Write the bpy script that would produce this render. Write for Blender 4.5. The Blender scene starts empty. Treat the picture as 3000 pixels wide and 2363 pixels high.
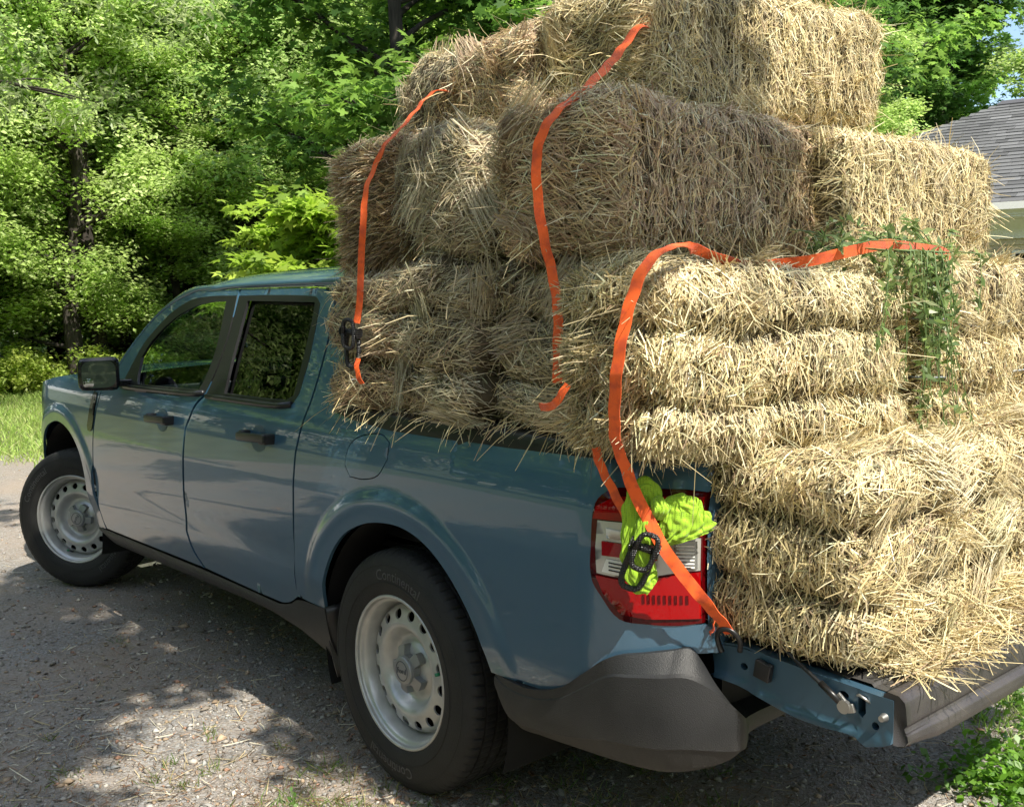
import bpy, bmesh, math, random
import numpy as np
from mathutils import Vector, Matrix, noise
from mathutils.geometry import delaunay_2d_cdt

S = bpy.context.scene
COL = S.collection
rnd = random.Random(7)
R = math.radians

# ------------------------------------------------------------------ camera
cam_d = bpy.data.cameras.new('camera')
cam_o = bpy.data.objects.new('camera', cam_d)
COL.objects.link(cam_o)
cam_d.sensor_width = 36.0
cam_d.lens = 36.03
cam_d.clip_start = 0.05
cam_d.clip_end = 800
rt = Vector((-0.65254809, -0.757583, -0.01577946))
up = Vector((0.06592913, -0.07750897, 0.99480938))
fw = Vector((0.75487373, -0.64812063, -0.10052512))
cam_o.matrix_world = Matrix(((rt.x, up.x, -fw.x, -2.440968), (rt.y, up.y, -fw.y, 2.518816), (rt.z, up.z, -fw.z, 1.444967), (0, 0, 0, 1)))
S.camera = cam_o

# ------------------------------------------------------------------ light
SUN = Vector((-0.60, 0.045, 0.80)).normalized()
S.world = bpy.data.worlds.new('World')
S.world.use_nodes = True
wn = S.world.node_tree
wn.nodes.clear()
wo = wn.nodes.new('ShaderNodeOutputWorld')
bg = wn.nodes.new('ShaderNodeBackground')
sky = wn.nodes.new('ShaderNodeTexSky')
sky.sky_type = 'NISHITA'
sky.sun_disc = False
sky.sun_elevation = math.asin(SUN.z)
sky.sun_rotation = math.atan2(SUN.x, SUN.y)
sky.air_density = 1.0
sky.dust_density = 0.6
bg.inputs['Strength'].default_value = 0.12
tc = wn.nodes.new('ShaderNodeTexCoord')
wmap = wn.nodes.new('ShaderNodeMapping')
wmap.inputs['Scale'].default_value = (1, 1, 2.6)
cl = wn.nodes.new('ShaderNodeTexNoise')
cl.inputs['Scale'].default_value = 3.2
cl.inputs['Detail'].default_value = 7
cr = wn.nodes.new('ShaderNodeValToRGB')
cr.color_ramp.elements[0].position = 0.50
cr.color_ramp.elements[1].position = 0.66
mx = wn.nodes.new('ShaderNodeMixRGB')
mx.inputs[2].default_value = (9.5, 9.8, 10.2, 1)
wn.links.new(tc.outputs['Generated'], wmap.inputs[0])
wn.links.new(wmap.outputs[0], cl.inputs['Vector'])
wn.links.new(cl.outputs['Fac'], cr.inputs[0])
wn.links.new(cr.outputs[0], mx.inputs[0])
wn.links.new(sky.outputs[0], mx.inputs[1])
wn.links.new(mx.outputs[0], bg.inputs[0])
wn.links.new(bg.outputs[0], wo.inputs[0])
sun_d = bpy.data.lights.new('sun', 'SUN')
sun_d.energy = 4.7
sun_d.angle = R(0.5)
sun_d.color = (1.0, 0.94, 0.82)
sun_o = bpy.data.objects.new('sun', sun_d)
COL.objects.link(sun_o)
sun_o.rotation_euler = SUN.to_track_quat('Z', 'Y').to_euler()
S.view_settings.view_transform = 'Standard'
S.view_settings.look = 'None'
S.view_settings.gamma = 1
S.view_settings.exposure = 1.0

# ------------------------------------------------------------------ materials
def mat(name, col=(.5, .5, .5), rough=.6, metal=0., **kw):
    m = bpy.data.materials.new(name)
    m.use_nodes = True
    b = m.node_tree.nodes['Principled BSDF']
    b.inputs['Base Color'].default_value = (*col, 1)
    b.inputs['Roughness'].default_value = rough
    b.inputs['Metallic'].default_value = metal
    for k, v in kw.items():
        b.inputs[k.replace('_', ' ')].default_value = v
    return m

def nodes(m):
    t = m.node_tree
    return t, t.nodes, t.links, t.nodes['Principled BSDF']

def add_noise(m, scale, c1, c2, lo=.35, hi=.65, bump=0., bscale=None, detail=4, coord='Object', stretch=None, rough=None):
    t, n, l, b = nodes(m)
    co = n.new('ShaderNodeTexCoord')
    src = co.outputs[coord]
    if stretch:
        mp = n.new('ShaderNodeMapping'); mp.inputs['Scale'].default_value = stretch
        l.new(src, mp.inputs[0]); src = mp.outputs[0]
    nz = n.new('ShaderNodeTexNoise')
    nz.inputs['Scale'].default_value = scale; nz.inputs['Detail'].default_value = detail
    l.new(src, nz.inputs['Vector'])
    r = n.new('ShaderNodeValToRGB')
    r.color_ramp.elements[0].position = lo; r.color_ramp.elements[1].position = hi
    r.color_ramp.elements[0].color = (*c1, 1); r.color_ramp.elements[1].color = (*c2, 1)
    l.new(nz.outputs['Fac'], r.inputs[0]); l.new(r.outputs[0], b.inputs['Base Color'])
    if bump:
        n2 = n.new('ShaderNodeTexNoise'); n2.inputs['Scale'].default_value = bscale or scale * 4; n2.inputs['Detail'].default_value = 3
        l.new(src, n2.inputs['Vector'])
        bp = n.new('ShaderNodeBump'); bp.inputs['Strength'].default_value = bump; bp.inputs['Distance'].default_value = .01
        l.new(n2.outputs['Fac'], bp.inputs['Height']); l.new(bp.outputs[0], b.inputs['Normal'])
    if rough:
        mr = n.new('ShaderNodeMapRange'); mr.inputs['To Min'].default_value = rough[0]; mr.inputs['To Max'].default_value = rough[1]
        l.new(nz.outputs['Fac'], mr.inputs['Value']); l.new(mr.outputs[0], b.inputs['Roughness'])
    return m

M = {}
M['paint'] = mat('blue_grey_paint', (.050, .128, .205), .32, .30, Coat_Weight=1.0, Coat_Roughness=.02, Coat_IOR=1.48)
def paint_dust(m):
    t, n, l, b = nodes(m)
    co = n.new('ShaderNodeTexCoord')
    nz = n.new('ShaderNodeTexNoise'); nz.inputs['Scale'].default_value = 6; nz.inputs['Detail'].default_value = 8
    l.new(co.outputs['Object'], nz.inputs['Vector'])
    sp = n.new('ShaderNodeSeparateXYZ'); l.new(co.outputs['Object'], sp.inputs[0])
    mr = n.new('ShaderNodeMapRange'); mr.inputs['From Min'].default_value = .95; mr.inputs['From Max'].default_value = .40
    mr.inputs['To Min'].default_value = 0; mr.inputs['To Max'].default_value = .32
    l.new(sp.outputs['Z'], mr.inputs['Value'])
    mu = n.new('ShaderNodeMath'); mu.operation = 'MULTIPLY'
    l.new(nz.outputs['Fac'], mu.inputs[0]); l.new(mr.outputs[0], mu.inputs[1])
    mix = n.new('ShaderNodeMixRGB'); mix.inputs[1].default_value = b.inputs['Base Color'].default_value
    mix.inputs[2].default_value = (.16, .14, .12, 1)
    l.new(mu.outputs[0], mix.inputs[0]); l.new(mix.outputs[0], b.inputs['Base Color'])
    m2 = n.new('ShaderNodeMath'); m2.operation = 'MULTIPLY_ADD'; m2.inputs[1].default_value = .15; m2.inputs[2].default_value = .012
    l.new(mu.outputs[0], m2.inputs[0]); l.new(m2.outputs[0], b.inputs['Coat Roughness'])
paint_dust(M['paint'])
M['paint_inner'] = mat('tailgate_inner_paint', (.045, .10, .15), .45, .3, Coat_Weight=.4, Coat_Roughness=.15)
M['dark'] = mat('dark_gap', (.006, .006, .007), .8)
M['plastic'] = add_noise(mat('grey_plastic_cladding', (.026, .027, .029), .55), 9, (.011, .012, .0135), (.018, .0185, .020), bump=.25, bscale=420, rough=(.42, .6))
def dust_low(m, z0, z1, dust=(.13, .11, .085), amt=.75):
    # road dirt stuck on the low part, streaked
    t, n, l, b = nodes(m)
    prev = b.inputs['Base Color'].links[0].from_socket
    co = n.new('ShaderNodeTexCoord')
    sp = n.new('ShaderNodeSeparateXYZ'); l.new(co.outputs['Object'], sp.inputs[0])
    mr = n.new('ShaderNodeMapRange'); mr.inputs['From Min'].default_value = z1; mr.inputs['From Max'].default_value = z0
    l.new(sp.outputs['Z'], mr.inputs['Value'])
    mp = n.new('ShaderNodeMapping'); mp.inputs['Scale'].default_value = (60, 60, 14); mp.inputs['Rotation'].default_value = (0, R(35), 0)
    l.new(co.outputs['Object'], mp.inputs[0])
    nz = n.new('ShaderNodeTexNoise'); nz.inputs['Scale'].default_value = 1.0; nz.inputs['Detail'].default_value = 5
    l.new(mp.outputs[0], nz.inputs['Vector'])
    pw = n.new('ShaderNodeMath'); pw.operation = 'MULTIPLY'; l.new(nz.outputs['Fac'], pw.inputs[0]); l.new(mr.outputs[0], pw.inputs[1])
    p2 = n.new('ShaderNodeMath'); p2.operation = 'MULTIPLY'; p2.use_clamp = True; p2.inputs[1].default_value = amt * 1.6; l.new(pw.outputs[0], p2.inputs[0])
    mix = n.new('ShaderNodeMixRGB'); mix.inputs[2].default_value = (*dust, 1)
    l.new(p2.outputs[0], mix.inputs[0]); l.new(prev, mix.inputs[1]); l.new(mix.outputs[0], b.inputs['Base Color'])
dust_low(M['plastic'], .34, .48, (.085, .075, .06), amt=.30)
M['black'] = mat('satin_black_trim', (.012, .012, .013), .35)
M['blackgloss'] = mat('gloss_black', (.008, .008, .009), .12)
M['rubber'] = add_noise(mat('tyre_rubber', (.02, .02, .02), .75), 14, (.008, .008, .008), (.018, .0175, .017), bump=.2, bscale=160, rough=(.6, .85))
M['rubber_text'] = mat('tyre_lettering', (.060, .060, .062), .38)
M['steel'] = add_noise(mat('silver_wheel_paint', (.6, .6, .58), .35, .45), 18, (.42, .42, .41), (.52, .52, .505), rough=(.28, .42))
M['cap'] = mat('wheel_cap_silver', (.30, .31, .32), .4, .7)
M['capring'] = mat('cap_lettering', (.10, .11, .13), .4, .5)
M['liner'] = mat('wheel_well_liner', (.004, .004, .004), .95)
M['glass_clear'] = mat('lamp_clear_lens', (.75, .75, .72), .08, 0, Transmission_Weight=.0)
M['lens_red'] = mat('red_lens', (.30, .0015, .003), .35, 0, Specular_IOR_Level=.0, Coat_Weight=.8, Coat_Roughness=.015)
M['lens_dark'] = mat('dark_red_lens', (.07, .001, .002), .35, 0, Specular_IOR_Level=.0, Coat_Weight=.7, Coat_Roughness=.02)
M['lens_white'] = mat('clear_reflector', (.46, .46, .43), .22, .35, Coat_Weight=1.0, Coat_Roughness=.02)
M['lens_grey'] = mat('ribbed_reflector', (.25, .26, .25), .25, .5, Coat_Weight=1.0)
M['mirror'] = mat('mirror_glass', (.30, .33, .34), .02, 1.0)
M['strap'] = mat('orange_webbing', (.98, .105, .006), .62, 0, Sheen_Weight=.2)
def ribs(m, dist=.0022):
    t, n, l, b = nodes(m)
    uv = n.new('ShaderNodeUVMap')
    w = n.new('ShaderNodeTexWave'); w.inputs['Scale'].default_value = 1.0; w.bands_direction = 'X'
    mp = n.new('ShaderNodeMapping'); mp.inputs['Scale'].default_value = (36, 0, 0)
    l.new(uv.outputs[0], mp.inputs[0]); l.new(mp.outputs[0], w.inputs['Vector'])
    bp = n.new('ShaderNodeBump'); bp.inputs['Strength'].default_value = .35; bp.inputs['Distance'].default_value = dist
    l.new(w.outputs['Fac'], bp.inputs['Height']); l.new(bp.outputs[0], b.inputs['Normal'])
ribs(M['strap'])
def strap_wear(m):
    t, n, l, b = nodes(m)
    co = n.new('ShaderNodeTexCoord'); nz = n.new('ShaderNodeTexNoise'); nz.inputs['Scale'].default_value = 38; nz.inputs['Detail'].default_value = 6
    l.new(co.outputs['Object'], nz.inputs['Vector'])
    r = n.new('ShaderNodeValToRGB'); r.color_ramp.elements[0].position = .36; r.color_ramp.elements[1].position = .55
    r.color_ramp.elements[0].color = (.72, .085, .012, 1); r.color_ramp.elements[1].color = (1.0, .135, .008, 1)
    l.new(nz.outputs['Fac'], r.inputs[0]); l.new(r.outputs[0], b.inputs['Base Color'])
strap_wear(M['strap'])
M['cloth'] = mat('lime_mesh_cloth', (.36, .68, .015), .75, 0, Sheen_Weight=.3)
def dots(m, sc, c1, c2):
    t, n, l, b = nodes(m)
    co = n.new('ShaderNodeTexCoord')
    v = n.new('ShaderNodeTexVoronoi'); v.inputs['Scale'].default_value = sc; v.inputs['Randomness'].default_value = .15
    l.new(co.outputs['Object'], v.inputs['Vector'])
    r = n.new('ShaderNodeValToRGB'); r.color_ramp.elements[0].position = .22; r.color_ramp.elements[1].position = .34
    r.color_ramp.elements[0].color = (*c1, 1); r.color_ramp.elements[1].color = (*c2, 1)
    l.new(v.outputs['Distance'], r.inputs[0]); l.new(r.outputs[0], b.inputs['Base Color'])
dots(M['cloth'], 230, (.13, .27, .008), (.29, .50, .015))
M['ratchet'] = mat('black_ratchet', (.012, .012, .013), .3)
def check(m, sc):
    t, n, l, b = nodes(m)
    co = n.new('ShaderNodeTexCoord')
    v = n.new('ShaderNodeTexVoronoi'); v.inputs['Scale'].default_value = sc; v.inputs['Randomness'].default_value = .1
    l.new(co.outputs['Object'], v.inputs['Vector'])
    bp = n.new('ShaderNodeBump'); bp.inputs['Strength'].default_value = .9; bp.inputs['Distance'].default_value = .004; bp.invert = True
    l.new(v.outputs['Distance'], bp.inputs['Height']); l.new(bp.outputs[0], b.inputs['Normal'])
check(M['ratchet'], 190)
M['twine'] = mat('blue_grey_twine', (.22, .25, .27), .7)
M['metal'] = mat('zinc_fitting', (.45, .44, .42), .4, .9)
M['cable'] = mat('black_cable', (.01, .01, .01), .35)
M['seat'] = mat('seat_cloth', (.03, .032, .035), .9)
M['bedliner'] = add_noise(mat('tailgate_liner', (.035, .034, .036), .6), 12, (.03, .029, .03), (.06, .056, .05), bump=.2, bscale=300)
M['bark'] = add_noise(mat('bark', (.1, .08, .06), .95), 5, (.018, .015, .012), (.055, .045, .036), bump=.8, bscale=14, stretch=(3, 3, .6))
M['shingle'] = None

def attr_mat(name, rough=.7, trans=0., spec=.3, sat=1.0):
    m = bpy.data.materials.new(name); m.use_nodes = True
    t, n, l, b = nodes(m)
    a = n.new('ShaderNodeAttribute'); a.attribute_name = 'tone'
    l.new(a.outputs['Color'], b.inputs['Base Color'])
    b.inputs['Roughness'].default_value = rough
    b.inputs['Specular IOR Level'].default_value = spec
    if trans:
        tr = n.new('ShaderNodeBsdfTranslucent')
        hs = n.new('ShaderNodeHueSaturation'); hs.inputs['Saturation'].default_value = 1.15 * sat; hs.inputs['Value'].default_value = 1.35
        l.new(a.outputs['Color'], hs.inputs['Color']); l.new(hs.outputs[0], tr.inputs['Color'])
        mix = n.new('ShaderNodeMixShader'); mix.inputs[0].default_value = trans
        o = n['Material Output']
        l.new(b.outputs[0], mix.inputs[1]); l.new(tr.outputs[0], mix.inputs[2]); l.new(mix.outputs[0], o.inputs[0])
    return m
M['straw'] = attr_mat('dry_grass_hay', .55, .12, .35)
M['leaf'] = attr_mat('leaf', .40, .50, .5, .9)
M['grass'] = attr_mat('grass_blade', .5, .4, .3)
M['stone'] = attr_mat('gravel_stone', .85, 0, .25)

def glass(name, tint, refl=.06):
    m = bpy.data.materials.new(name); m.use_nodes = True
    t = m.node_tree; n = t.nodes; l = t.links; n.clear()
    o = n.new('ShaderNodeOutputMaterial')
    tr = n.new('ShaderNodeBsdfTransparent'); tr.inputs[0].default_value = (*tint, 1)
    g = n.new('ShaderNodeBsdfGlossy'); g.inputs['Roughness'].default_value = .01
    fr = n.new('ShaderNodeFresnel'); fr.inputs[0].default_value = 1.52
    mix = n.new('ShaderNodeMixShader')
    l.new(fr.outputs[0], mix.inputs[0]); l.new(tr.outputs[0], mix.inputs[1]); l.new(g.outputs[0], mix.inputs[2]); l.new(mix.outputs[0], o.inputs[0])
    return m
M['glass'] = glass('front_glass', (.55, .66, .60))
M['privacy'] = glass('privacy_glass', (.035, .045, .04))

# ------------------------------------------------------------------ helpers
def obj(name, me, m=None, parent=None, loc=None):
    o = bpy.data.objects.new(name, me)
    COL.objects.link(o)
    if m: me.materials.append(m)
    if parent: o.parent = parent
    if loc: o.location = loc
    return o
def thing(name, label, cat, group=None, loc=(0, 0, 0)):
    o = bpy.data.objects.new(name, None); COL.objects.link(o); o.location = loc
    o.empty_display_size = .2
    return tag(o, label, cat, group)
def tag(o, label, cat, group=None, kind=None):
    if label: o['label'] = label
    if cat: o['category'] = cat
    if group: o['group'] = group
    if kind: o['kind'] = kind
    return o
def pymesh(name, v, f, smooth=True):
    me = bpy.data.meshes.new(name)
    me.from_pydata([tuple(p) for p in v], [], f)
    if smooth: me.polygons.foreach_set('use_smooth', [True] * len(f))
    me.update()
    return me
def npmesh(name, V, Q, tone=None, smooth=False):
    # V (n,3), Q (m,k)
    V = np.asarray(V, np.float32); Q = np.asarray(Q, np.int32)
    me = bpy.data.meshes.new(name)
    k = Q.shape[1]
    me.vertices.add(len(V)); me.vertices.foreach_set('co', V.ravel())
    me.loops.add(Q.size); me.loops.foreach_set('vertex_index', Q.ravel())
    me.polygons.add(len(Q)); me.polygons.foreach_set('loop_start', np.arange(0, Q.size, k, dtype=np.int32))
    me.polygons.foreach_set('loop_total', np.full(len(Q), k, np.int32))
    if smooth: me.polygons.foreach_set('use_smooth', np.ones(len(Q), bool))
    me.update(calc_edges=True)
    if tone is not None:
        a = me.color_attributes.new('tone', 'FLOAT_COLOR', 'POINT')
        c = np.ones((len(V), 4), np.float32); c[:, :3] = tone
        a.data.foreach_set('color', c.ravel())
    return me
def join_np(parts):
    V = []; Q = []; T = []; o = 0
    for v, q, t in parts:
        V.append(v); Q.append(q + o); T.append(t); o += len(v)
    return np.concatenate(V), np.concatenate(Q), np.concatenate(T)

def box(bm, c, s, rot=None, bevel=0.):
    r = bmesh.ops.create_cube(bm, size=1)
    vs = r['verts']
    for v in vs: v.co = Vector((v.co.x * s[0], v.co.y * s[1], v.co.z * s[2]))
    if bevel:
        es = list({e for v in vs for e in v.link_edges})
        rr = bmesh.ops.bevel(bm, geom=es, offset=bevel, segments=3, affect='EDGES', profile=.6)
        vs = list({v for f in rr['faces'] for v in f.verts} | {v for v in vs if v.is_valid})
    for v in vs:
        if rot: v.co = rot @ v.co
        v.co += Vector(c)
    return vs
def tubeV(pts, r, seg=8, taper=None, cap=True):
    """tube along points -> verts, faces (quads, caps as tris repeated)"""
    P = [Vector(p) for p in pts]
    n = len(P); V = []; F = []
    ref = Vector((0, 0, 1)); a = None
    for i, p in enumerate(P):
        d = (P[min(i + 1, n - 1)] - P[max(i - 1, 0)]).normalized()
        if a is None:
            a = d.cross(ref)
            if a.length < .1: a = d.cross(Vector((1, 0, 0)))
        a = (a - d * a.dot(d)).normalized()
        b = d.cross(a)
        rr = r[i] if isinstance(r, (list, tuple)) else r
        for k in range(seg):
            t = 2 * math.pi * k / seg
            V.append(p + a * math.cos(t) * rr + b * math.sin(t) * rr)
    for i in range(n - 1):
        for k in range(seg):
            k2 = (k + 1) % seg
            F.append((i * seg + k, i * seg + k2, (i + 1) * seg + k2, (i + 1) * seg + k))
    if cap:
        F.append(tuple(range(seg))[::-1]); F.append(tuple((n - 1) * seg + k for k in range(seg)))
    return V, F
def tube(name, pts, r, m, parent=None, seg=8):
    v, f = tubeV(pts, r, seg)
    return obj(name, pymesh(name, v, f), m, parent)
def catmull(P, closed=False, sub=6, sharp=35):
    P = [np.array(p, float) for p in P]; n = len(P); out = []
    def turn(i):
        a = P[(i) % n] - P[(i - 1) % n]; b = P[(i + 1) % n] - P[i % n]
        c = np.dot(a, b) / (np.linalg.norm(a) * np.linalg.norm(b) + 1e-9)
        return math.degrees(math.acos(max(-1, min(1, c))))
    rng = range(n) if closed else range(n - 1)
    for i in rng:
        p1 = P[i]; p2 = P[(i + 1) % n]
        p0 = P[(i - 1) % n] if closed or i > 0 else p1
        p3 = P[(i + 2) % n] if closed or i < n - 2 else p2
        L = np.linalg.norm(p2 - p1)
        m1 = (p2 - p0) * .5; m2 = (p3 - p1) * .5
        if (closed or i > 0):
            if turn(i) > sharp: m1 = p2 - p1
            else: m1 = m1 / (np.linalg.norm(m1) + 1e-9) * L
        if (closed or i < n - 2):
            if turn(i + 1) > sharp: m2 = p2 - p1
            else: m2 = m2 / (np.linalg.norm(m2) + 1e-9) * L
        for k in range(sub):
            t = k / sub
            h = (2 * t**3 - 3 * t**2 + 1, t**3 - 2 * t**2 + t, -2 * t**3 + 3 * t**2, t**3 - t**2)
            out.append(h[0] * p1 + h[1] * m1 + h[2] * p2 + h[3] * m2)
    if not closed: out.append(P[-1])
    return out
def resample(P, d, closed=True):
    P = [np.array(p, float) for p in P]; out = []
    n = len(P)
    for i in range(n if closed else n - 1):
        a = P[i]; b = P[(i + 1) % n]; L = np.linalg.norm(b - a)
        k = max(1, int(math.ceil(L / d)))
        for j in range(k): out.append(a + (b - a) * j / k)
    if not closed: out.append(P[-1])
    return out
def inpoly(pts, poly):
    x = pts[:, 0]; y = pts[:, 1]; c = np.zeros(len(pts), bool)
    n = len(poly); j = n - 1
    for i in range(n):
        xi, yi = poly[i]; xj, yj = poly[j]
        with np.errstate(divide='ignore', invalid='ignore'):
            t = ((yi > y) != (yj > y)) & (x < (xj - xi) * (y - yi) / ((yj - yi) if yj != yi else 1e-12) + xi)
        c ^= t; j = i
    return c
def offset_poly(P, d):
    """move a closed outline inwards by d"""
    P = [np.array(p, float) for p in P]; n = len(P)
    area = sum(P[i][0] * P[(i + 1) % n][1] - P[(i + 1) % n][0] * P[i][1] for i in range(n))
    s = 1 if area > 0 else -1; out = []
    for i in range(n):
        a = P[i] - P[i - 1]; b = P[(i + 1) % n] - P[i]
        a = a / (np.linalg.norm(a) + 1e-9); b = b / (np.linalg.norm(b) + 1e-9)
        na = np.array((-a[1], a[0])) * s; nb = np.array((-b[1], b[0])) * s
        m = na + nb; m /= max(.3, np.dot(m, m) / 2)
        out.append(P[i] + m * d)
    return out
def cdt(outer, holes=(), sp=.03):
    loops = [list(outer)] + [list(h) for h in holes]
    pts = []; edges = []
    for L in loops:
        o = len(pts); pts += [tuple(p) for p in L]
        edges += [(o + i, o + (i + 1) % len(L)) for i in range(len(L))]
    B = np.array(pts)
    mn, mx_ = B.min(0), B.max(0)
    gx = np.arange(mn[0] + sp * .5, mx_[0], sp); gy = np.arange(mn[1] + sp * .5, mx_[1], sp * .9)
    G = np.array([(x + (sp / 2 if j % 2 else 0), y) for j, y in enumerate(gy) for x in gx])
    if len(G):
        k = inpoly(G, loops[0])
        for h in loops[1:]: k &= ~inpoly(G, h)
        G = G[k]
    if len(G):
        keep = []
        for i in range(0, len(G), 500):
            d = ((G[i:i + 500, None, :] - B[None]) ** 2).sum(2).min(1)
            keep.append(d > (sp * .55) ** 2)
        G = G[np.concatenate(keep)]
    allp = [Vector(p) for p in pts] + [Vector(p) for p in G]
    r = delaunay_2d_cdt(allp, edges, [], 0, 1e-7)
    V = np.array([tuple(v) for v in r[0]]); F = np.array([tuple(f) for f in r[2]])
    c = V[F].mean(1)
    k = inpoly(c, loops[0])
    for h in loops[1:]: k &= ~inpoly(c, h)
    return V, F[k]
def panel(name, outer, yfun, m, parent, holes=(), sp=.03, thick=.014, side=1, gap=0., axis='y', roll=.003):
    """sheet over an (x,z) outline, y from yfun, with its edge folded inwards"""
    if gap: outer = offset_poly(outer, gap)
    V, F = cdt(outer, holes, sp)
    def P(x, z): return Vector((x, side * yfun(x, z), z))
    def N(x, z):
        e = .004
        a = P(x + e, z) - P(x - e, z); b = P(x, z + e) - P(x, z - e)
        n = a.cross(b)
        if n.y * side < 0: n = -n
        return n.normalized()
    co = [P(*p) for p in V]; nn = [N(*p) for p in V]
    faces = []
    for f in F:
        a, b, c = (co[i] for i in f)
        if (b - a).cross(c - a).dot(nn[f[0]]) < 0: f = f[::-1]
        faces.append(tuple(int(i) for i in f))
    cnt = {}
    for f in faces:
        for i in range(3):
            cnt[(f[i], f[(i + 1) % 3])] = 1
    bnd = [e for e in cnt if (e[1], e[0]) not in cnt]
    nmain = len(faces); loopn = [nn[i] for f in faces for i in f]
    inner = {}
    for a, b in bnd:
        for i in (a, b):
            if i not in inner:
                inner[i] = len(co); co.append(co[i] - Vector((0, side * thick, 0)))
    for a, b in bnd:
        f = (b, a, inner[a], inner[b])
        faces.append(f)
        n = (co[f[1]] - co[f[0]]).cross(co[f[2]] - co[f[0]]).normalized()
        loopn += [n] * 4
    me = pymesh(name, co, faces)
    me.normals_split_custom_set([tuple(n) for n in loopn])
    return obj(name, me, m, parent)
def bmobj(name, bm, m, parent=None, smooth=True, auto=None):
    me = bpy.data.meshes.new(name)
    bmesh.ops.recalc_face_normals(bm, faces=bm.faces[:])
    if smooth:
        for f in bm.faces: f.smooth = True
        lim = R(auto or 35)
        for e in bm.edges:
            if len(e.link_faces) == 2 and e.calc_face_angle(0) > lim: e.smooth = False
    bm.to_mesh(me); bm.free()
    return obj(name, me, m, parent)
def revolve(profile, seg, axis='y', phase=0):
    """profile list of (r, y); around the y axis"""
    V = []; F = []; n = len(profile)
    for s in range(seg):
        t = 2 * math.pi * s / seg
        for r, y in profile: V.append((r * math.cos(t), y, r * math.sin(t)))
    for s in range(seg):
        s2 = (s + 1) % seg
        for i in range(n - 1): F.append((s * n + i, s * n + i + 1, s2 * n + i + 1, s2 * n + i))
    return V, F
def text_mesh(s, size, ext=.0008):
    cu = bpy.data.curves.new('txt', 'FONT'); cu.body = s; cu.size = size; cu.extrude = ext; cu.align_x = 'CENTER'; cu.resolution_u = 3
    o = bpy.data.objects.new('txt', cu); COL.objects.link(o)
    dg = bpy.context.evaluated_depsgraph_get()
    me = bpy.data.meshes.new_from_object(o.evaluated_get(dg))
    bpy.data.objects.remove(o)
    me.materials.clear()
    return me
def ribbon(name, pts, wd, width, m, parent=None, sub=8, thick=.0016):
    """webbing through points with a width direction at each"""
    P = catmull(pts, False, sub, 999); W = catmull(wd, False, sub, 999)
    bm = bmesh.new(); uvl = bm.loops.layers.uv.new('UVMap')
    rows = []; s = 0; prev = None
    for i, (p, w) in enumerate(zip(P, W)):
        p = Vector(p); w = Vector(w)
        d = Vector(P[min(i + 1, len(P) - 1)]) - Vector(P[max(i - 1, 0)])
        d.normalize(); w = (w - d * w.dot(d)).normalized()
        nn = d.cross(w)
        if prev is not None: s += (p - prev).length
        prev = p
        hw = width / 2
        wob = .002 * math.sin(i * .9) 
        rows.append(([bm.verts.new(p + w * hw * a + nn * (thick * b + wob * a * a)) for a, b in ((-1, -.5), (0, -.7), (1, -.5), (1, .5), (0, .7), (-1, .5))], s))
    for (a, sa), (b, sb) in zip(rows, rows[1:]):
        for k in range(6):
            k2 = (k + 1) % 6
            f = bm.faces.new((a[k], a[k2], b[k2], b[k]))
            for lp, u in zip(f.loops, (sa, sa, sb, sb)): lp[uvl].uv = (u * 10, 0)
    bm.faces.new(rows[0][0][::-1]); bm.faces.new(rows[-1][0])
    return bmobj(name, bm, m, parent, auto=60)

# ------------------------------------------------------------------ truck surface
ZS = [.2, .30, .36, .50, .56, .85, .97, 1.04, 1.08, 1.12, 1.6, 1.7]
YS = [.82, .848, .868, .889, .896, .906, .902, .893, .882, .863, .665, .6]
def smoothstep(a, b, x):
    t = max(0., min(1., (x - a) / (b - a))); return t * t * (3 - 2 * t)
from bisect import bisect
def _ys_raw(z): return float(np.interp(z, ZS, YS))
_zt = np.linspace(.15, 1.75, 641)
_yt = np.interp(_zt, ZS, YS)
_k = np.exp(-np.linspace(-2.2, 2.2, 17) ** 2); _k /= _k.sum()
_yt = np.convolve(np.pad(_yt, 8, 'edge'), _k, 'valid')
def Ys(z): return float(np.interp(z, _zt, _yt))
def Yb(x, z):
    y = Ys(z)
    if x < -.78: y -= .16 * ((-.78 - x) / .25) ** 1.7
    if x > 2.2: y -= .016 * (x - 2.2) ** 2
    if x > 3.22: y -= .80 * (x - 3.22) ** 2
    if x < -.3 and z > .98: y -= .012 * smoothstep(.98, 1.1, z)
    return y
def flare(x, z, cx, ra, rf, cz=.36):
    if z < cz - .05: return 0.
    d = math.hypot((x - cx) * .97, z - cz)
    return .009 * (1 - smoothstep(rf - .040, rf, d)) + .0025 * math.exp(-((d - rf + .050) / .022) ** 2)
def Yq(x, z):            # quarter panel
    return Yb(x, z) + flare(x, z, -.01, .45, .555) * smoothstep(-.62, -.40, x) * (1 - smoothstep(.42, .56, x)) * smoothstep(.44, .56, z)
def Yf(x, z):
    return Yb(x, z) + flare(x, z, 2.98, .45, .565, .40) * smoothstep(.46, .58, z)
def Yd(x, z):            # doors: slight hollow in the lower third
    return Yb(x, z) - .006 * math.exp(-((z - .60) / .07) ** 2)

truck = thing('pickup_truck', 'blue-grey crew cab pickup truck loaded with hay, tailgate lowered', 'pickup truck')
PT = M['paint']

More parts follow.
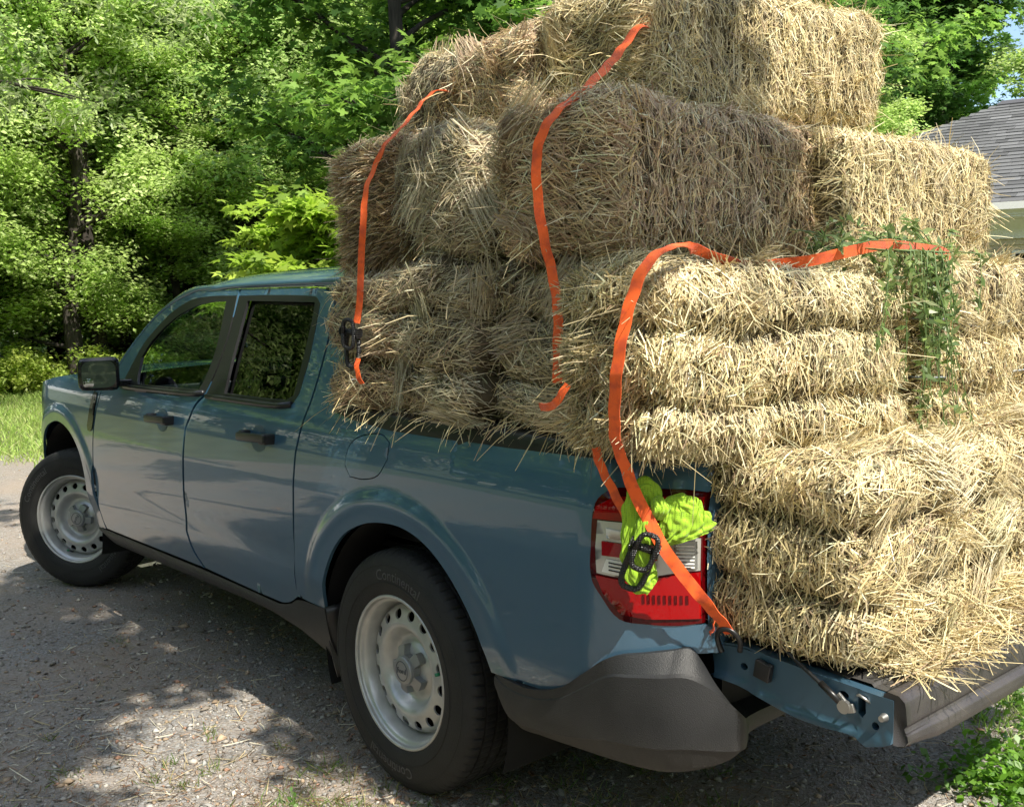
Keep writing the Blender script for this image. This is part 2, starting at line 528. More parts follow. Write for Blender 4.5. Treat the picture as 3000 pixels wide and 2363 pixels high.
front_door_o = catmull([(1.338, .418), (2.43, .398), (2.458, .43), (2.494, .53), (2.502, .63), (2.482, .75), (2.447, .866), (2.409, .953), (2.365, 1.04), (2.335, 1.10), (2.26, 1.165), (2.15, 1.29), (2.02, 1.392), (1.88, 1.455), (1.757, 1.487), (1.653, 1.504), (1.284, 1.505), (1.268, 1.43), (1.247, 1.30), (1.249, 1.20), (1.275, 1.105), (1.326, 1.070), (1.364, 1.021), (1.406, .956), (1.432, .843), (1.456, .68), (1.466, .547), (1.419, .474)], True, 4)
rear_door_o = catmull([(1.328, .418), (1.407, .475), (1.453, .547), (1.4445, .68), (1.4205, .843), (1.398, .956), (1.356, 1.018), (1.320, 1.065), (1.268, 1.10), (1.241, 1.20), (1.239, 1.30), (1.260, 1.43), (1.276, 1.505), (1.0, 1.503), (.69, 1.497), (.61, 1.488), (.556, 1.46), (.529, 1.417), (.509, 1.327), (.495, 1.20), (.497, 1.085), (.516, 1.007), (.535, .94), (.553, .805), (.572, .65), (.585, .534), (.577, .467), (.648, .43), (.724, .415)], True, 4)
fwin = catmull([(1.33, 1.098), (2.00, 1.082), (2.135, 1.085), (2.115, 1.14), (2.05, 1.27), (1.955, 1.35), (1.872, 1.403), (1.715, 1.458), (1.53, 1.474), (1.290, 1.474), (1.272, 1.41), (1.2535, 1.30), (1.2555, 1.20), (1.281, 1.114)], True, 4)
rwin = catmull([(1.258, 1.106), (1.2355, 1.20), (1.2335, 1.30), (1.250, 1.41), (1.262, 1.473), (1.0, 1.472), (.68, 1.462), (.638, 1.44), (.615, 1.36), (.592, 1.26), (.584, 1.15), (.606, 1.115), (.70, 1.098), (1.0, 1.098)], True, 4)
fglass = catmull([(1.345, 1.118), (1.956, 1.108), (1.985, 1.13), (2.02, 1.22), (1.968, 1.292), (1.815, 1.387), (1.653, 1.436), (1.513, 1.453), (1.365, 1.456), (1.33, 1.35), (1.312, 1.25), (1.322, 1.16)], True, 4)
rglass = catmull([(1.12, 1.118), (1.145, 1.22), (1.165, 1.34), (1.183, 1.457), (.671, 1.447), (.650, 1.38), (.628, 1.26), (.612, 1.14), (.665, 1.122)], True, 4)

def Ywin(x, z): return Yb(x, z) + .0012
def Yglass(x, z): return Yb(x, z) - .018

def door(name, outline, win, glass_o, gm, side, hx, hz, detail=True):
    sp = .03 if side == 1 else .08
    d = panel(name, resample(outline, .012 if side == 1 else .07), Yd, PT, truck, [resample(win, .03 if side == 1 else .06)], sp, .03, side, gap=.0028)
    panel('window_trim', offset_poly(resample(win, .03), -.0045), Ywin, M['black'], d, [resample(glass_o, .03)], sp, .012, side)
    panel('window_glass', offset_poly(resample(glass_o, .03), -.004), Yglass, gm, d, [], .05, .004, side)
    # belt moulding
    b = [p for p in win if p[1] < 1.125 and p[0] < 2.12]
    xs = sorted(p[0] for p in b)
    pts = []
    x = xs[0] + .004
    while x < xs[-1] + .03:
        z = min(float(np.interp(x, [xs[0], xs[0] + .1, xs[-1]], [1.108, 1.096, 1.088 if hx > 1.2 else 1.096])), 1.11)
        pts.append((x, side * (Yb(x, z) + .003), z + .004)); x += .08
    tube('belt_moulding', pts, .0105, M['black'], d, 8)
    if detail:
        # pull handle: two feet and a grip, over a shallow cup
        bm = bmesh.new()
        y0 = Yb(hx, hz)
        box(bm, (hx, side * (y0 + .036), hz + .004), (.205, .018, .030), Matrix.Rotation(R(2.2), 3, 'Y'), .008)
        box(bm, (hx - .075, side * (y0 + .016), hz + .003), (.055, .042, .036), Matrix.Rotation(R(2.2), 3, 'Y'), .008)
        box(bm, (hx + .088, side * (y0 + .016), hz + .006), (.030, .036, .030), Matrix.Rotation(R(2.2), 3, 'Y'), .008)
        h = bmobj('door_handle', bm, M['black'], d)
        bm = bmesh.new()
        n, rr = 20, 6
        rows = []
        for j in range(rr + 1):
            t = j / rr
            row = []
            for i in range(n):
                a = 2 * math.pi * i / n
                ex = .056 * t; ez = .047 * t
                x = hx + .012 + ex * math.cos(a); z = hz - .004 + ez * math.sin(a)
                row.append(bm.verts.new((x, side * (Yd(x, z) + .0015 - .002 * (1 - t * t)), z)))
            rows.append(row)
        for j in range(rr):
            for i in range(n):
                if j == 0:
                    if i == 0: pass
                try: bm.faces.new((rows[j][i], rows[j][(i + 1) % n], rows[j + 1][(i + 1) % n], rows[j + 1][i]))
                except ValueError: pass
        bmobj('handle_cup', bm, M['paint_inner'], d)
    return d
fd = door('front_door', front_door_o, fwin, fglass, M['glass'], 1, 1.615, .985)
rd = door('rear_door', rear_door_o, rwin, rglass, M['privacy'], 1, .775, .988)
fd2 = door('front_door', front_door_o, fwin, fglass, M['glass'], -1, 1.615, .985, False)
rd2 = door('rear_door', rear_door_o, rwin, rglass, M['privacy'], -1, .775, .988, False)

# quarter panel with lamp and fuel door cut-outs
fuel = catmull([(.178, 1.035), (.10, 1.058), (.035, 1.060), (-.004, 1.043), (0., .995), (.045, .946), (.12, .926), (.195, .925), (.222, .955), (.212, 1.0)], True, 4)
lamp = [(-1.027, 1.016), (-.991, 1.022), (-.919, 1.024), (-.862, 1.020), (-.829, .986), (-.821, .885), (-.822, .811), (-.843, .772), (-.881, .722), (-.933, .714), (-.983, .713), (-1.024, .720)]
arch_r = catmull([(.408, .462), (.402, .478), (.384, .551), (.354, .611), (.303, .680), (.228, .744), (.119, .791), (.006, .812), (-.099, .811), (-.196, .782), (-.276, .732), (-.343, .669), (-.397, .599), (-.430, .538), (-.444, .485)], False, 4)
clad_t = catmull([(-.444, .485), (-.572, .489), (-.645, .496), (-.69, .51), (-.74, .54), (-.799, .583), (-.85, .622), (-.89, .640), (-.93, .646), (-1.03, .650)], False, 4)
quarter = ([(.583, .468)] + [tuple(p) for p in arch_r] + [tuple(p) for p in clad_t[1:]] +
           [(-1.03, .716), (-1.024, .717)] + [tuple(p) for p in resample(lamp[::-1][0:], .02, False)][1:] +
           [(-1.03, 1.02), (-1.03, 1.080), (-.9, 1.084), (-.7, 1.080), (-.5, 1.076), (0., 1.076), (.12, 1.084), (.19, 1.098)] +
           [tuple(p) for p in catmull([(.19, 1.098), (.255, 1.11), (.30, 1.145), (.335, 1.20), (.365, 1.30), (.40, 1.42), (.425, 1.50)], False, 4)][1:] +
           [(.60, 1.50), (.602, 1.494)] +
           [tuple(p) for p in catmull([(.602, 1.494), (.548, 1.464), (.521, 1.417), (.501, 1.327), (.487, 1.20), (.489, 1.085), (.508, 1.007), (.527, .94), (.545, .805), (.564, .65), (.577, .534)], False, 4)][1:])
lamp_cl = lamp
for side in (1, -1):
    q = panel('rear_quarter_panel', resample(quarter, .012), Yq, PT, truck, [offset_poly(resample(fuel, .012), -.0032)] if side == 1 else [], .0105 if side == 1 else .05, .012, side)
    if side == 1:
        panel('fuel_door', resample(fuel, .02), lambda x, z: Yq(x, z) + .0006, PT, q, [], .02, .01, 1)

# front fender
arch_f = catmull([(2.544, .391), (2.594, .502), (2.612, .637), (2.666, .749), (2.789, .836), (2.97, .871), (3.12, .848), (3.23, .80), (3.335, .69), (3.40, .56), (3.42, .44)], False, 4)
vent_o = catmull([(2.398, 1.052), (2.372, 1.060), (2.345, 1.055), (2.395, .975), (2.448, .872), (2.490, .872), (2.500, .93), (2.47, .985), (2.425, 1.045)], True, 3)
fend = ([tuple(p) for p in arch_f] + [(3.62, .45), (3.80, .50), (3.84, .62), (3.84, .80), (3.80, .90), (3.70, .965), (3.45, 1.03), (3.1, 1.085), (2.75, 1.12), (2.34, 1.125)] +
        [tuple(p) for p in catmull([(2.338, 1.098), (2.373, 1.04), (2.417, .953), (2.455, .866), (2.490, .75), (2.510, .63), (2.502, .53), (2.466, .43), (2.448, .396)], False, 4)] + [(2.50, .392)])
for side in (1, -1):
    f = panel('front_fender', resample(fend, .015), Yf, PT, truck, [], .015 if side == 1 else .06, .012, side)
    if side == 1:
        vo = catmull([(2.400, 1.046), (2.440, 1.052), (2.462, 1.03), (2.494, .96), (2.530, .885), (2.520, .862), (2.488, .862), (2.462, .875), (2.430, .945)], True, 3)
        v = panel('fender_vent', resample(vo, .015), lambda x, z: Yf(x, z) + .004, M['blackgloss'], f, [], .02, .006, 1)
        me = text_mesh('XLT', .028, .0006)
        o = obj('trim_badge', me, M['metal'], v)
        o.location = (2.452, Yf(2.452, 1.01) + .006, 1.010); o.rotation_euler = (R(90), R(0), R(180))

# dark backing behind the seams, lower body and floor
for nm, cc, ss_ in (('floor_pan', (1.52, 0, .42), (1.84, 1.66, .10)), ('door_inner', (1.5, .835, .76), (1.95, .02, .62)), ('door_inner', (1.5, -.835, .76), (1.95, .02, .62)), ('rear_crossmember', (-.78, 0, .56), (.44, 1.30, .16)), ('radiator_support', (3.62, 0, .62), (.30, 1.2, .5))):
    bm = bmesh.new(); box(bm, cc, ss_)
    bmobj(nm, bm, M['dark'], truck, False)
bm = bmesh.new()
box(bm, (.85, .62, .30), (1.7, .06, .08), None, .01); box(bm, (.85, -.62, .30), (1.7, .06, .08), None, .01)
box(bm, (0., 0, .36), (.10, 1.36, .10), None, .02); box(bm, (-.55, -.1, .34), (.55, .4, .16), None, .04)
bmobj('chassis', bm, M['liner'], truck)

def sweep_panel(name, top, bot, m, side, bulge=.0, yin=0., nv=6, tuck=.05, cap=True):
    """plastic strip between two (x,z) lines lying on the body side"""
    n = 46
    def along(L):
        L = np.array(L); s = np.r_[0, np.cumsum(np.hypot(*np.diff(L, axis=0).T))]; s /= s[-1]
        t = np.linspace(0, 1, n); return np.c_[np.interp(t, s, L[:, 0]), np.interp(t, s, L[:, 1])]
    A = along(top); Bm = along(bot)
    V = []; F = []
    for i in range(n):
        for j in range(nv + 4):
            if j <= nv:
                t = j / nv; p = A[i] * (1 - t) + Bm[i] * t
                y = Yb(p[0], p[1]) - yin + bulge * math.sin(math.pi * min(1, t * 1.1)) ** .7
            else:
                k = j - nv; p = Bm[i] + np.array((0, .006 * (k - 1)))
                y = Yb(Bm[i][0], Bm[i][1]) - yin - tuck * k
            V.append((p[0], side * y, p[1]))
    w = nv + 4
    for i in range(n - 1):
        for j in range(w - 1): F.append((i * w + j, i * w + j + 1, (i + 1) * w + j + 1, (i + 1) * w + j))
    me = pymesh(name, V, F)
    return obj(name, me, m, truck)
rk_top = [(2.53, .392), (2.43, .393), (1.9, .402), (1.339, .411), (.724, .410), (.648, .424), (.577, .460), (.50, .463), (.402, .466)]
rk_bot = [(2.533, .378), (2.364, .337), (1.9, .345), (1.631, .352), (.95, .368), (.781, .366), (.60, .345), (.45, .30), (.375, .259)]
for side in (1, -1):
    sweep_panel('rocker_cladding', rk_top, rk_bot, M['plastic'], side, .006, -.003)

# wheel wells
def well(cx, r, cz, side):
    V = []; F = []; n = 28
    for i in range(n + 1):
        a = R(-20) + R(220) * i / n
        for y in (.862, .50): V.append((cx + r * math.cos(a), side * y, cz + r * math.sin(a)))
    o = len(V)
    for i in range(n): F.append((2 * i, 2 * i + 1, 2 * i + 3, 2 * i + 2))
    V.append((cx, side * .50, cz))
    for i in range(n): F.append((2 * i + 1, 2 * i + 3, o))
    obj('wheel_well', pymesh('wheel_well', V, F), M['liner'], truck)
for side in (1, -1):
    well(-.015, .462, .36, side); well(2.985, .455, .405, side)
# splash flap ahead of the rear wheel
V = []; F = []
for i in range(9):
    t = i / 8
    V += [(.402 + .018 * math.sin(3 * t) - .03 * t, .885 - .02 * t, .47 - .23 * t), (.440 + .01 - .06 * t, .66, .47 - .21 * t)]
for i in range(8): F.append((2 * i, 2 * i + 1, 2 * i + 3, 2 * i + 2))
o = obj('splash_flap', pymesh('splash_flap', V, F), M['black'], truck)
sm = o.modifiers.new('s', 'SOLIDIFY'); sm.thickness = .006

# roof with header and windscreen
def zroof(u):  # u: |y|/.70
    return float(np.interp(u, [0, .35, .65, .85, .94, 1.0], [1.588, 1.583, 1.570, 1.552, 1.534, 1.508]))
_ru = np.linspace(-1, 1, 33)
rv = []; rf = []
xs = [.425, .45, .60, .9, 1.2, 1.45, 1.62, 1.76, 1.88]
dz = [-.03, -.006, 0, .0, .0, -.004, -.016, -.036, -.066]
for x, d in zip(xs, dz):
    for u in _ru:
        w = .703 - (.0 if x < 1.6 else (x - 1.6) * .02)
        z = zroof(abs(u)) + d * (1 if abs(u) < .9 else 1.0)
        if x > 1.65: z = min(z, 1.53 + (zroof(abs(u)) - 1.508) + d)
        rv.append((x, u * w, z))
nw = len(_ru)
for i in range(len(xs) - 1):
    for j in range(nw - 1): rf.append((i * nw + j, i * nw + j + 1, (i + 1) * nw + j + 1, (i + 1) * nw + j))
o = obj('roof', pymesh('roof', rv, rf), PT, truck)
ss = o.modifiers.new('s', 'SUBSURF'); ss.levels = ss.render_levels = 1
sm = o.modifiers.new('t', 'SOLIDIFY'); sm.thickness = .012
# A pillars and cowl line: outer tube-like band from fender to roof
for side in (1, -1):
    outer = [(2.40, 1.10), (2.28, 1.200), (2.153, 1.325), (2.013, 1.425), (1.88, 1.488), (1.76, 1.518), (1.62, 1.525), (1.30, 1.522), (.80, 1.520), (.50, 1.512), (.43, 1.50)]
    inner = [(2.34, 1.09), (2.262, 1.162), (2.152, 1.288), (2.022, 1.390), (1.882, 1.453), (1.759, 1.485), (1.655, 1.502), (1.284, 1.503), (.80, 1.502), (.602, 1.50), (.43, 1.495)]
    a = catmull(outer, False, 5, 80); b = catmull(inner, False, 5, 80)
    V = []; F = []
    for p, q in zip(a, b):
        yq = Yb(q[0], q[1]); yp = Yb(p[0], p[1])
        V += [(q[0], side * (yq - .03), q[1] + .004), (q[0], side * (yq - .001), q[1] + .003), ((p[0] + q[0]) / 2, side * ((yq + yp) / 2 - .0), (p[1] + q[1]) / 2 + .002), (p[0], side * (yp - .010), p[1]), (p[0] + .012, side * (yp - .045), p[1] + .003)]
    for i in range(len(a) - 1):
        for j in range(4): F.append((i * 5 + j, i * 5 + j + 1, i * 5 + j + 6, i * 5 + j + 5))
    obj('roof_pillar', pymesh('roof_pillar', V, F), PT, truck)
# windscreen
V = []; F = []
for i in range(9):
    t = i / 8
    for j in range(13):
        u = -1 + j / 6
        x = 1.87 + .47 * t + .10 * (1 - u * u) * (1 - .3 * t) ; w = .655 + .12 * t
        z = 1.512 - .40 * t + .01 * (1 - u * u)
        V.append((x, u * w, z))
for i in range(8):
    for j in range(12): F.append((i * 13 + j, i * 13 + j + 1, (i + 1) * 13 + j + 1, (i + 1) * 13 + j))
obj('windscreen', pymesh('windscreen', V, F), M['glass'], truck)
# bonnet
V = []; F = []
bx = [2.28, 2.45, 2.75, 3.1, 3.4, 3.62, 3.76, 3.83, 3.85]
bz = [1.155, 1.158, 1.155, 1.128, 1.080, 1.035, .985, .93, .80]
for x, z in zip(bx, bz):
    for j in range(17):
        u = -1 + j / 8
        w = Yb(min(x, 3.8), 1.05) - .015
        zz = z - .035 * abs(u) ** 3 - (.02 if abs(u) > .95 else 0)
        V.append((x + (0 if x > 3 else .10 * (1 - u * u)), u * w, zz))
for i in range(len(bx) - 1):
    for j in range(16): F.append((i * 17 + j, i * 17 + j + 1, (i + 1) * 17 + j + 1, (i + 1) * 17 + j))
o = obj('bonnet', pymesh('bonnet', V, F), PT, truck)
ss = o.modifiers.new('s', 'SUBSURF'); ss.levels = ss.render_levels = 1
# front grille and bumper (turned away from the camera)
bm = bmesh.new(); box(bm, (3.84, 0, .78), (.08, 1.10, .22), None, .03)
bmobj('grille', bm, M['blackgloss'], truck)
bm = bmesh.new(); box(bm, (3.84, 0, .50), (.14, 1.34, .26), None, .05)
bmobj('front_bumper', bm, M['plastic'], truck)
for side in (1, -1):
    bm = bmesh.new(); box(bm, (3.815, side * .46, .84), (.09, .24, .13), None, .03)
    bmobj('headlight', bm, M['lens_white'], truck)

# cab back wall and rear window
bm = bmesh.new()
box(bm, (.40, 0, .92), (.03, 1.62, .42)); box(bm, (.41, .62, 1.32), (.03, .14, .40)); box(bm, (.41, -.62, 1.32), (.03, .14, .40)); box(bm, (.42, 0, 1.50), (.03, 1.30, .06))
bmobj('cab_back', bm, PT, truck, False)
bm = bmesh.new(); box(bm, (.405, 0, 1.30), (.006, 1.12, .36)); bmobj('rear_window', bm, M['privacy'], truck, False)

# interior
bm = bmesh.new()
for y in (.37, -.37):
    box(bm, (1.35, y, .72), (.5, .5, .16), None, .05)
    box(bm, (1.08, y, 1.02), (.14, .48, .58), Matrix.Rotation(R(-14), 3, 'Y'), .06)
    box(bm, (.985, y, 1.345), (.10, .26, .16), Matrix.Rotation(R(-10), 3, 'Y'), .045)
bmobj('front_seat', bm, M['seat'], truck)
bm = bmesh.new()
box(bm, (.62, 0, .95), (.14, 1.3, .60), Matrix.Rotation(R(-10), 3, 'Y'), .06); box(bm, (.80, 0, .70), (.42, 1.3, .16), None, .05)
for y in (.4, -.4): box(bm, (.55, y, 1.29), (.09, .26, .13), None, .04)
bmobj('rear_seat', bm, M['seat'], truck)
bm = bmesh.new()
box(bm, (2.16, 0, .96), (.42, 1.5, .22), None, .07)
bmobj('dashboard', bm, M['seat'], truck)
sw = [(1.93 + .06 * math.sin(a), .42 + .18 * math.cos(a), 1.00 + .17 * math.sin(a)) for a in np.linspace(0, 2 * math.pi, 25)]
tube('steering_wheel', sw, .014, M['seat'], truck, 8)

# mirror
def mirror(side):
    bm = bmesh.new()
    box(bm, (0, 0, 0), (.10, .168, .145), None, .034)
    for v in bm.verts:
        if v.co.x > 0: v.co.y *= 1 - 1.6 * v.co.x; v.co.z *= 1 - 2.2 * v.co.x
        v.co.z *= 1 + .25 * (v.co.y / .25) * -side * .4
    Mx = Matrix.Translation((2.05, side * 1.0, 1.158)) @ Matrix.Rotation(R(side * -19), 4, 'Z')
    for v in bm.verts: v.co = Mx @ v.co
    box(bm, (2.07, side * .895, 1.112), (.07, .10, .03), None, .010)
    o = bmobj('side_mirror', bm, M['blackgloss'], truck)
    out = []
    for i in range(28):
        a = 2 * math.pi * i / 28
        c, s = math.cos(a), math.sin(a)
        out.append(Vector((-.0515, .068 * abs(c) ** .55 * (1 if c > 0 else -1), .058 * abs(s) ** .55 * (1 if s > 0 else -1))))
    V = [Mx @ p for p in out] + [Mx @ Vector((-.0512, 0, 0))]
    F = [(i, (i + 1) % 28, 28) for i in range(28)]
    obj('mirror_glass', pymesh('mirror_glass', V, F, False), M['mirror'], o)
    c = Mx @ Vector((-.053, side * .042, -.036))
    V = []
    for i in range(16):
        a = 2 * math.pi * i / 16
        cs, sn = math.cos(a), math.sin(a)
        V.append(c + Mx.to_3x3() @ Vector((-.001 + .0, .021 * abs(cs) ** .6 * (1 if cs > 0 else -1), .018 * abs(sn) ** .6 * (1 if sn > 0 else -1))))
    V.append(c + Vector((-.005, 0, 0)))
    obj('spot_mirror', pymesh('spot_mirror', V, [(i, (i + 1) % 16, 16) for i in range(16)]), M['mirror'], o)
mirror(1); mirror(-1)

# tail lamps -------------------------------------------------------
def lamp_part(name, poly, off, m, parent, side, thick=.01, holes=(), sp=.02):
    return panel(name, resample(poly, .012), lambda x, z: Yb(x, z) + off, m, parent, holes, sp, thick, side)
for side in (1, -1):
    base = catmull(lamp, True, 4, 60)
    L = lamp_part('tail_lamp', offset_poly(resample(base, .02), .001), .003, M['lens_dark'], truck, side, .03)
    ring_in = [(-1.024, 1.006), (-.93, 1.008), (-.872, 1.003), (-.842, .975), (-.835, .90), (-.835, .815), (-.852, .782), (-.888, .736), (-.935, .728), (-1.022, .732)]
    lamp_part('red_lens', [(-1.024, .948 - .03), (-1.024, 1.006), (-.93, 1.008), (-.872, 1.003), (-.836, .980), (-.830, .952), (-.89, .950), (-.95, .935)], .009, M['lens_red'], L, side)
    lamp_part('red_lens', [(-1.022, .732), (-.935, .728), (-.888, .736), (-.852, .782), (-.837, .822), (-.908, .813), (-.99, .832), (-1.022, .838)], .009, M['lens_red'], L, side)
    lamp_part('clear_lens', [(-.839, .948), (-.89, .946), (-.95, .931), (-1.022, .914), (-1.022, .842), (-.985, .836), (-.908, .818), (-.838, .827), (-.835, .887)], .006, M['lens_white'], L, side)
    lamp_part('brake_bar', [(-.852, .902), (-.955, .894), (-.955, .864), (-.853, .870)], .011, M['lens_red'], L, side, .008)
    lamp_part('upper_reflector', [(-.860, .932), (-.95, .918), (-.945, .902), (-.862, .910)], .010, M['glass_clear'], L, side, .008)
    lamp_part('lower_reflector', [(-.862, .862), (-.95, .853), (-.955, .826), (-.910, .822), (-.852, .832)], .010, M['glass_clear'], L, side, .008)
    for k in range(3):
        z0 = .856 - .0085 * k
        lamp_part('reflector_rib', [(-.868, z0), (-.905, z0 - .006), (-.905, z0 - .0085), (-.868, z0 - .0025)], .012, M['ratchet'], L, side, .004)
    lamp_part('reverse_lens', [(-.985, .910), (-1.018, .908), (-1.019, .846), (-.982, .838)], .010, M['lens_grey'], L, side, .006)
    for k in range(7):
        z0 = .900 - .008 * k
        lamp_part('lens_rib', [(-.988, z0), (-1.016, z0 - .001), (-1.016, z0 - .004), (-.988, z0 - .003)], .0125, M['glass_clear'], L, side, .004)
    for k in range(9):
        x0 = -.93 - .009 * k
        lamp_part('lens_rib', [(x0, .785), (x0 - .0035, .785), (x0 - .0035, .765), (x0, .765)], .0112, M['lens_dark'], L, side, .002)
    # body corner jamb behind the lamp, facing the tailgate opening
    bm = bmesh.new()
    for z0, z1, ww in ((.65, 1.09, 0),):
        n = 8
        vs = []
        for i in range(n + 1):
            z = z0 + (z1 - z0) * i / n
            ye = Yb(-1.03, z)
            vs.append((bm.verts.new((-1.0305, side * (ye - .001), z)), bm.verts.new((-1.034, side * (ye - .012), z)), bm.verts.new((-1.034, side * .69, z)), bm.verts.new((-.75, side * .68, z)), ))
        for a, b in zip(vs, vs[1:]):
            for k in range(3): bm.faces.new((a[k], a[k + 1], b[k + 1], b[k]))
    bmobj('tailgate_jamb', bm, M['paint_inner'], truck, True, 30)

# bed: rails, inner walls, floor
bm = bmesh.new()
for side in (1, -1):
    box(bm, (-.40, side * .79, 1.098), (1.26, .155, .022), None, .008)
    box(bm, (-.32, side * .70, .90), (1.42, .02, .40))
box(bm, (-.30, 0, .665), (1.46, 1.40, .02))
bmobj('cargo_bed', bm, M['black'], truck)
for side in (1, -1):
    # black rail cap: follows the body side, rises into the cab
    pts = [(-1.02, 1.096), (-.7, 1.098), (-.3, 1.101), (.05, 1.104), (.20, 1.112), (.29, 1.15), (.33, 1.19)]
    P = catmull(pts, False, 6, 80)
    V = []; F = []
    for p in P:
        y = Yb(p[0], 1.09)
        h = .0 if p[1] < 1.106 else (p[1] - 1.106)
        V += [(p[0] - .0, side * (y + .001), 1.066 + max(0, p[0] - .05) * .16), (p[0], side * (y + .003 - h * .35), p[1] + .012), (p[0], side * (y - .012 - h * .35), p[1] + .022), (p[0], side * (y - .16), p[1] + .022)]
    for i in range(len(P) - 1):
        for j in range(3): F.append((i * 4 + j, i * 4 + j + 1, i * 4 + j + 5, i * 4 + j + 4))
    obj('bed_rail_cap', pymesh('bed_rail_cap', V, F), M['black'], truck)

# rear bumper -------------------------------------------------------
def bumper():
    path = [(-.450, .882, .485, .43), (-.52, .896, .486, .355), (-.62, .902, .492, .358), (-.72, .904, .527, .366), (-.80, .902, .585, .370), (-.87, .894, .636, .372), (-.93, .880, .650, .372), (-.99, .856, .660, .374),
            (-1.035, .822, .664, .378), (-1.068, .785, .635, .384), (-1.092, .742, .585, .392), (-1.100, .700, .535, .402), (-1.085, .668, .510, .410), (-1.060, .640, .495, .415), (-1.050, .58, .49, .42), (-1.05, .30, .49, .42), (-1.05, 0, .49, .42)]
    P = catmull([np.array(p) for p in path], False, 10, 400)
    P = P + [np.array((p[0], -p[1], p[2], p[3])) for p in P[::-1][1:]]
    V = []; F = []; nv = 12
    for p in P:
        x, y, zt, zb = p; s = 1 if y >= 0 else -1; ay = abs(y)
        ob = smoothstep(-.86, -1.02, x) if False else max(0., min(1., (-.86 - x) / .14))
        # outward direction
        ang = smoothstep(.90, .70, ay) if x < -.8 else 0
        o = Vector((-math.sin(ang * math.pi / 2), math.cos(ang * math.pi / 2)))
        H = zt - zb
        prof = []
        sh = .050 * ob      # depth of the step on top
        for t, dd in ((0, -sh - .03), (.0, -sh), (.06, -sh * .62), (.15, -sh * .16), (.17, .002), (.35, .004), (.60, .003), (.74, .0), (.75, -.003), (.93, -.026), (.97, -.036), (1.0, -.20)):
            prof.append((dd, zt - H * t))
        for dd, z in prof:
            V.append((x + o.x * dd, s * (ay + o.y * dd), z))
    for i in range(len(P) - 1):
        for j in range(nv - 1): F.append((i * nv + j, i * nv + j + 1, (i + 1) * nv + j + 1, (i + 1) * nv + j))
    me = pymesh('rear_bumper', V, F)
    bm = bmesh.new(); bm.from_mesh(me)
    for e_ in bm.edges:
        if len(e_.link_faces) == 2 and e_.calc_face_angle(0) > R(17): e_.smooth = False
    bm.to_mesh(me); bm.free()
    o = obj('rear_bumper', me, M['plastic'], truck)
    return o
bumper()
# painted corner below the lamp: turns round the rear corner
for side in (1, -1):
    bm = bmesh.new()
    pts = [(-1.03, .747), (-1.045, .735), (-1.048, .70), (-1.048, .66)]
    col = []
    for z in np.linspace(.652, .713, 6):
        col.append([bm.verts.new((x, side * (y + (Yb(-1.03, z) - .747)), z)) for x, y in pts])
    for a, b in zip(col, col[1:]):
        for k in range(3): bm.faces.new((a[k], a[k + 1], b[k + 1], b[k]))
    bmobj('corner_return', bm, PT, truck, True, 50)

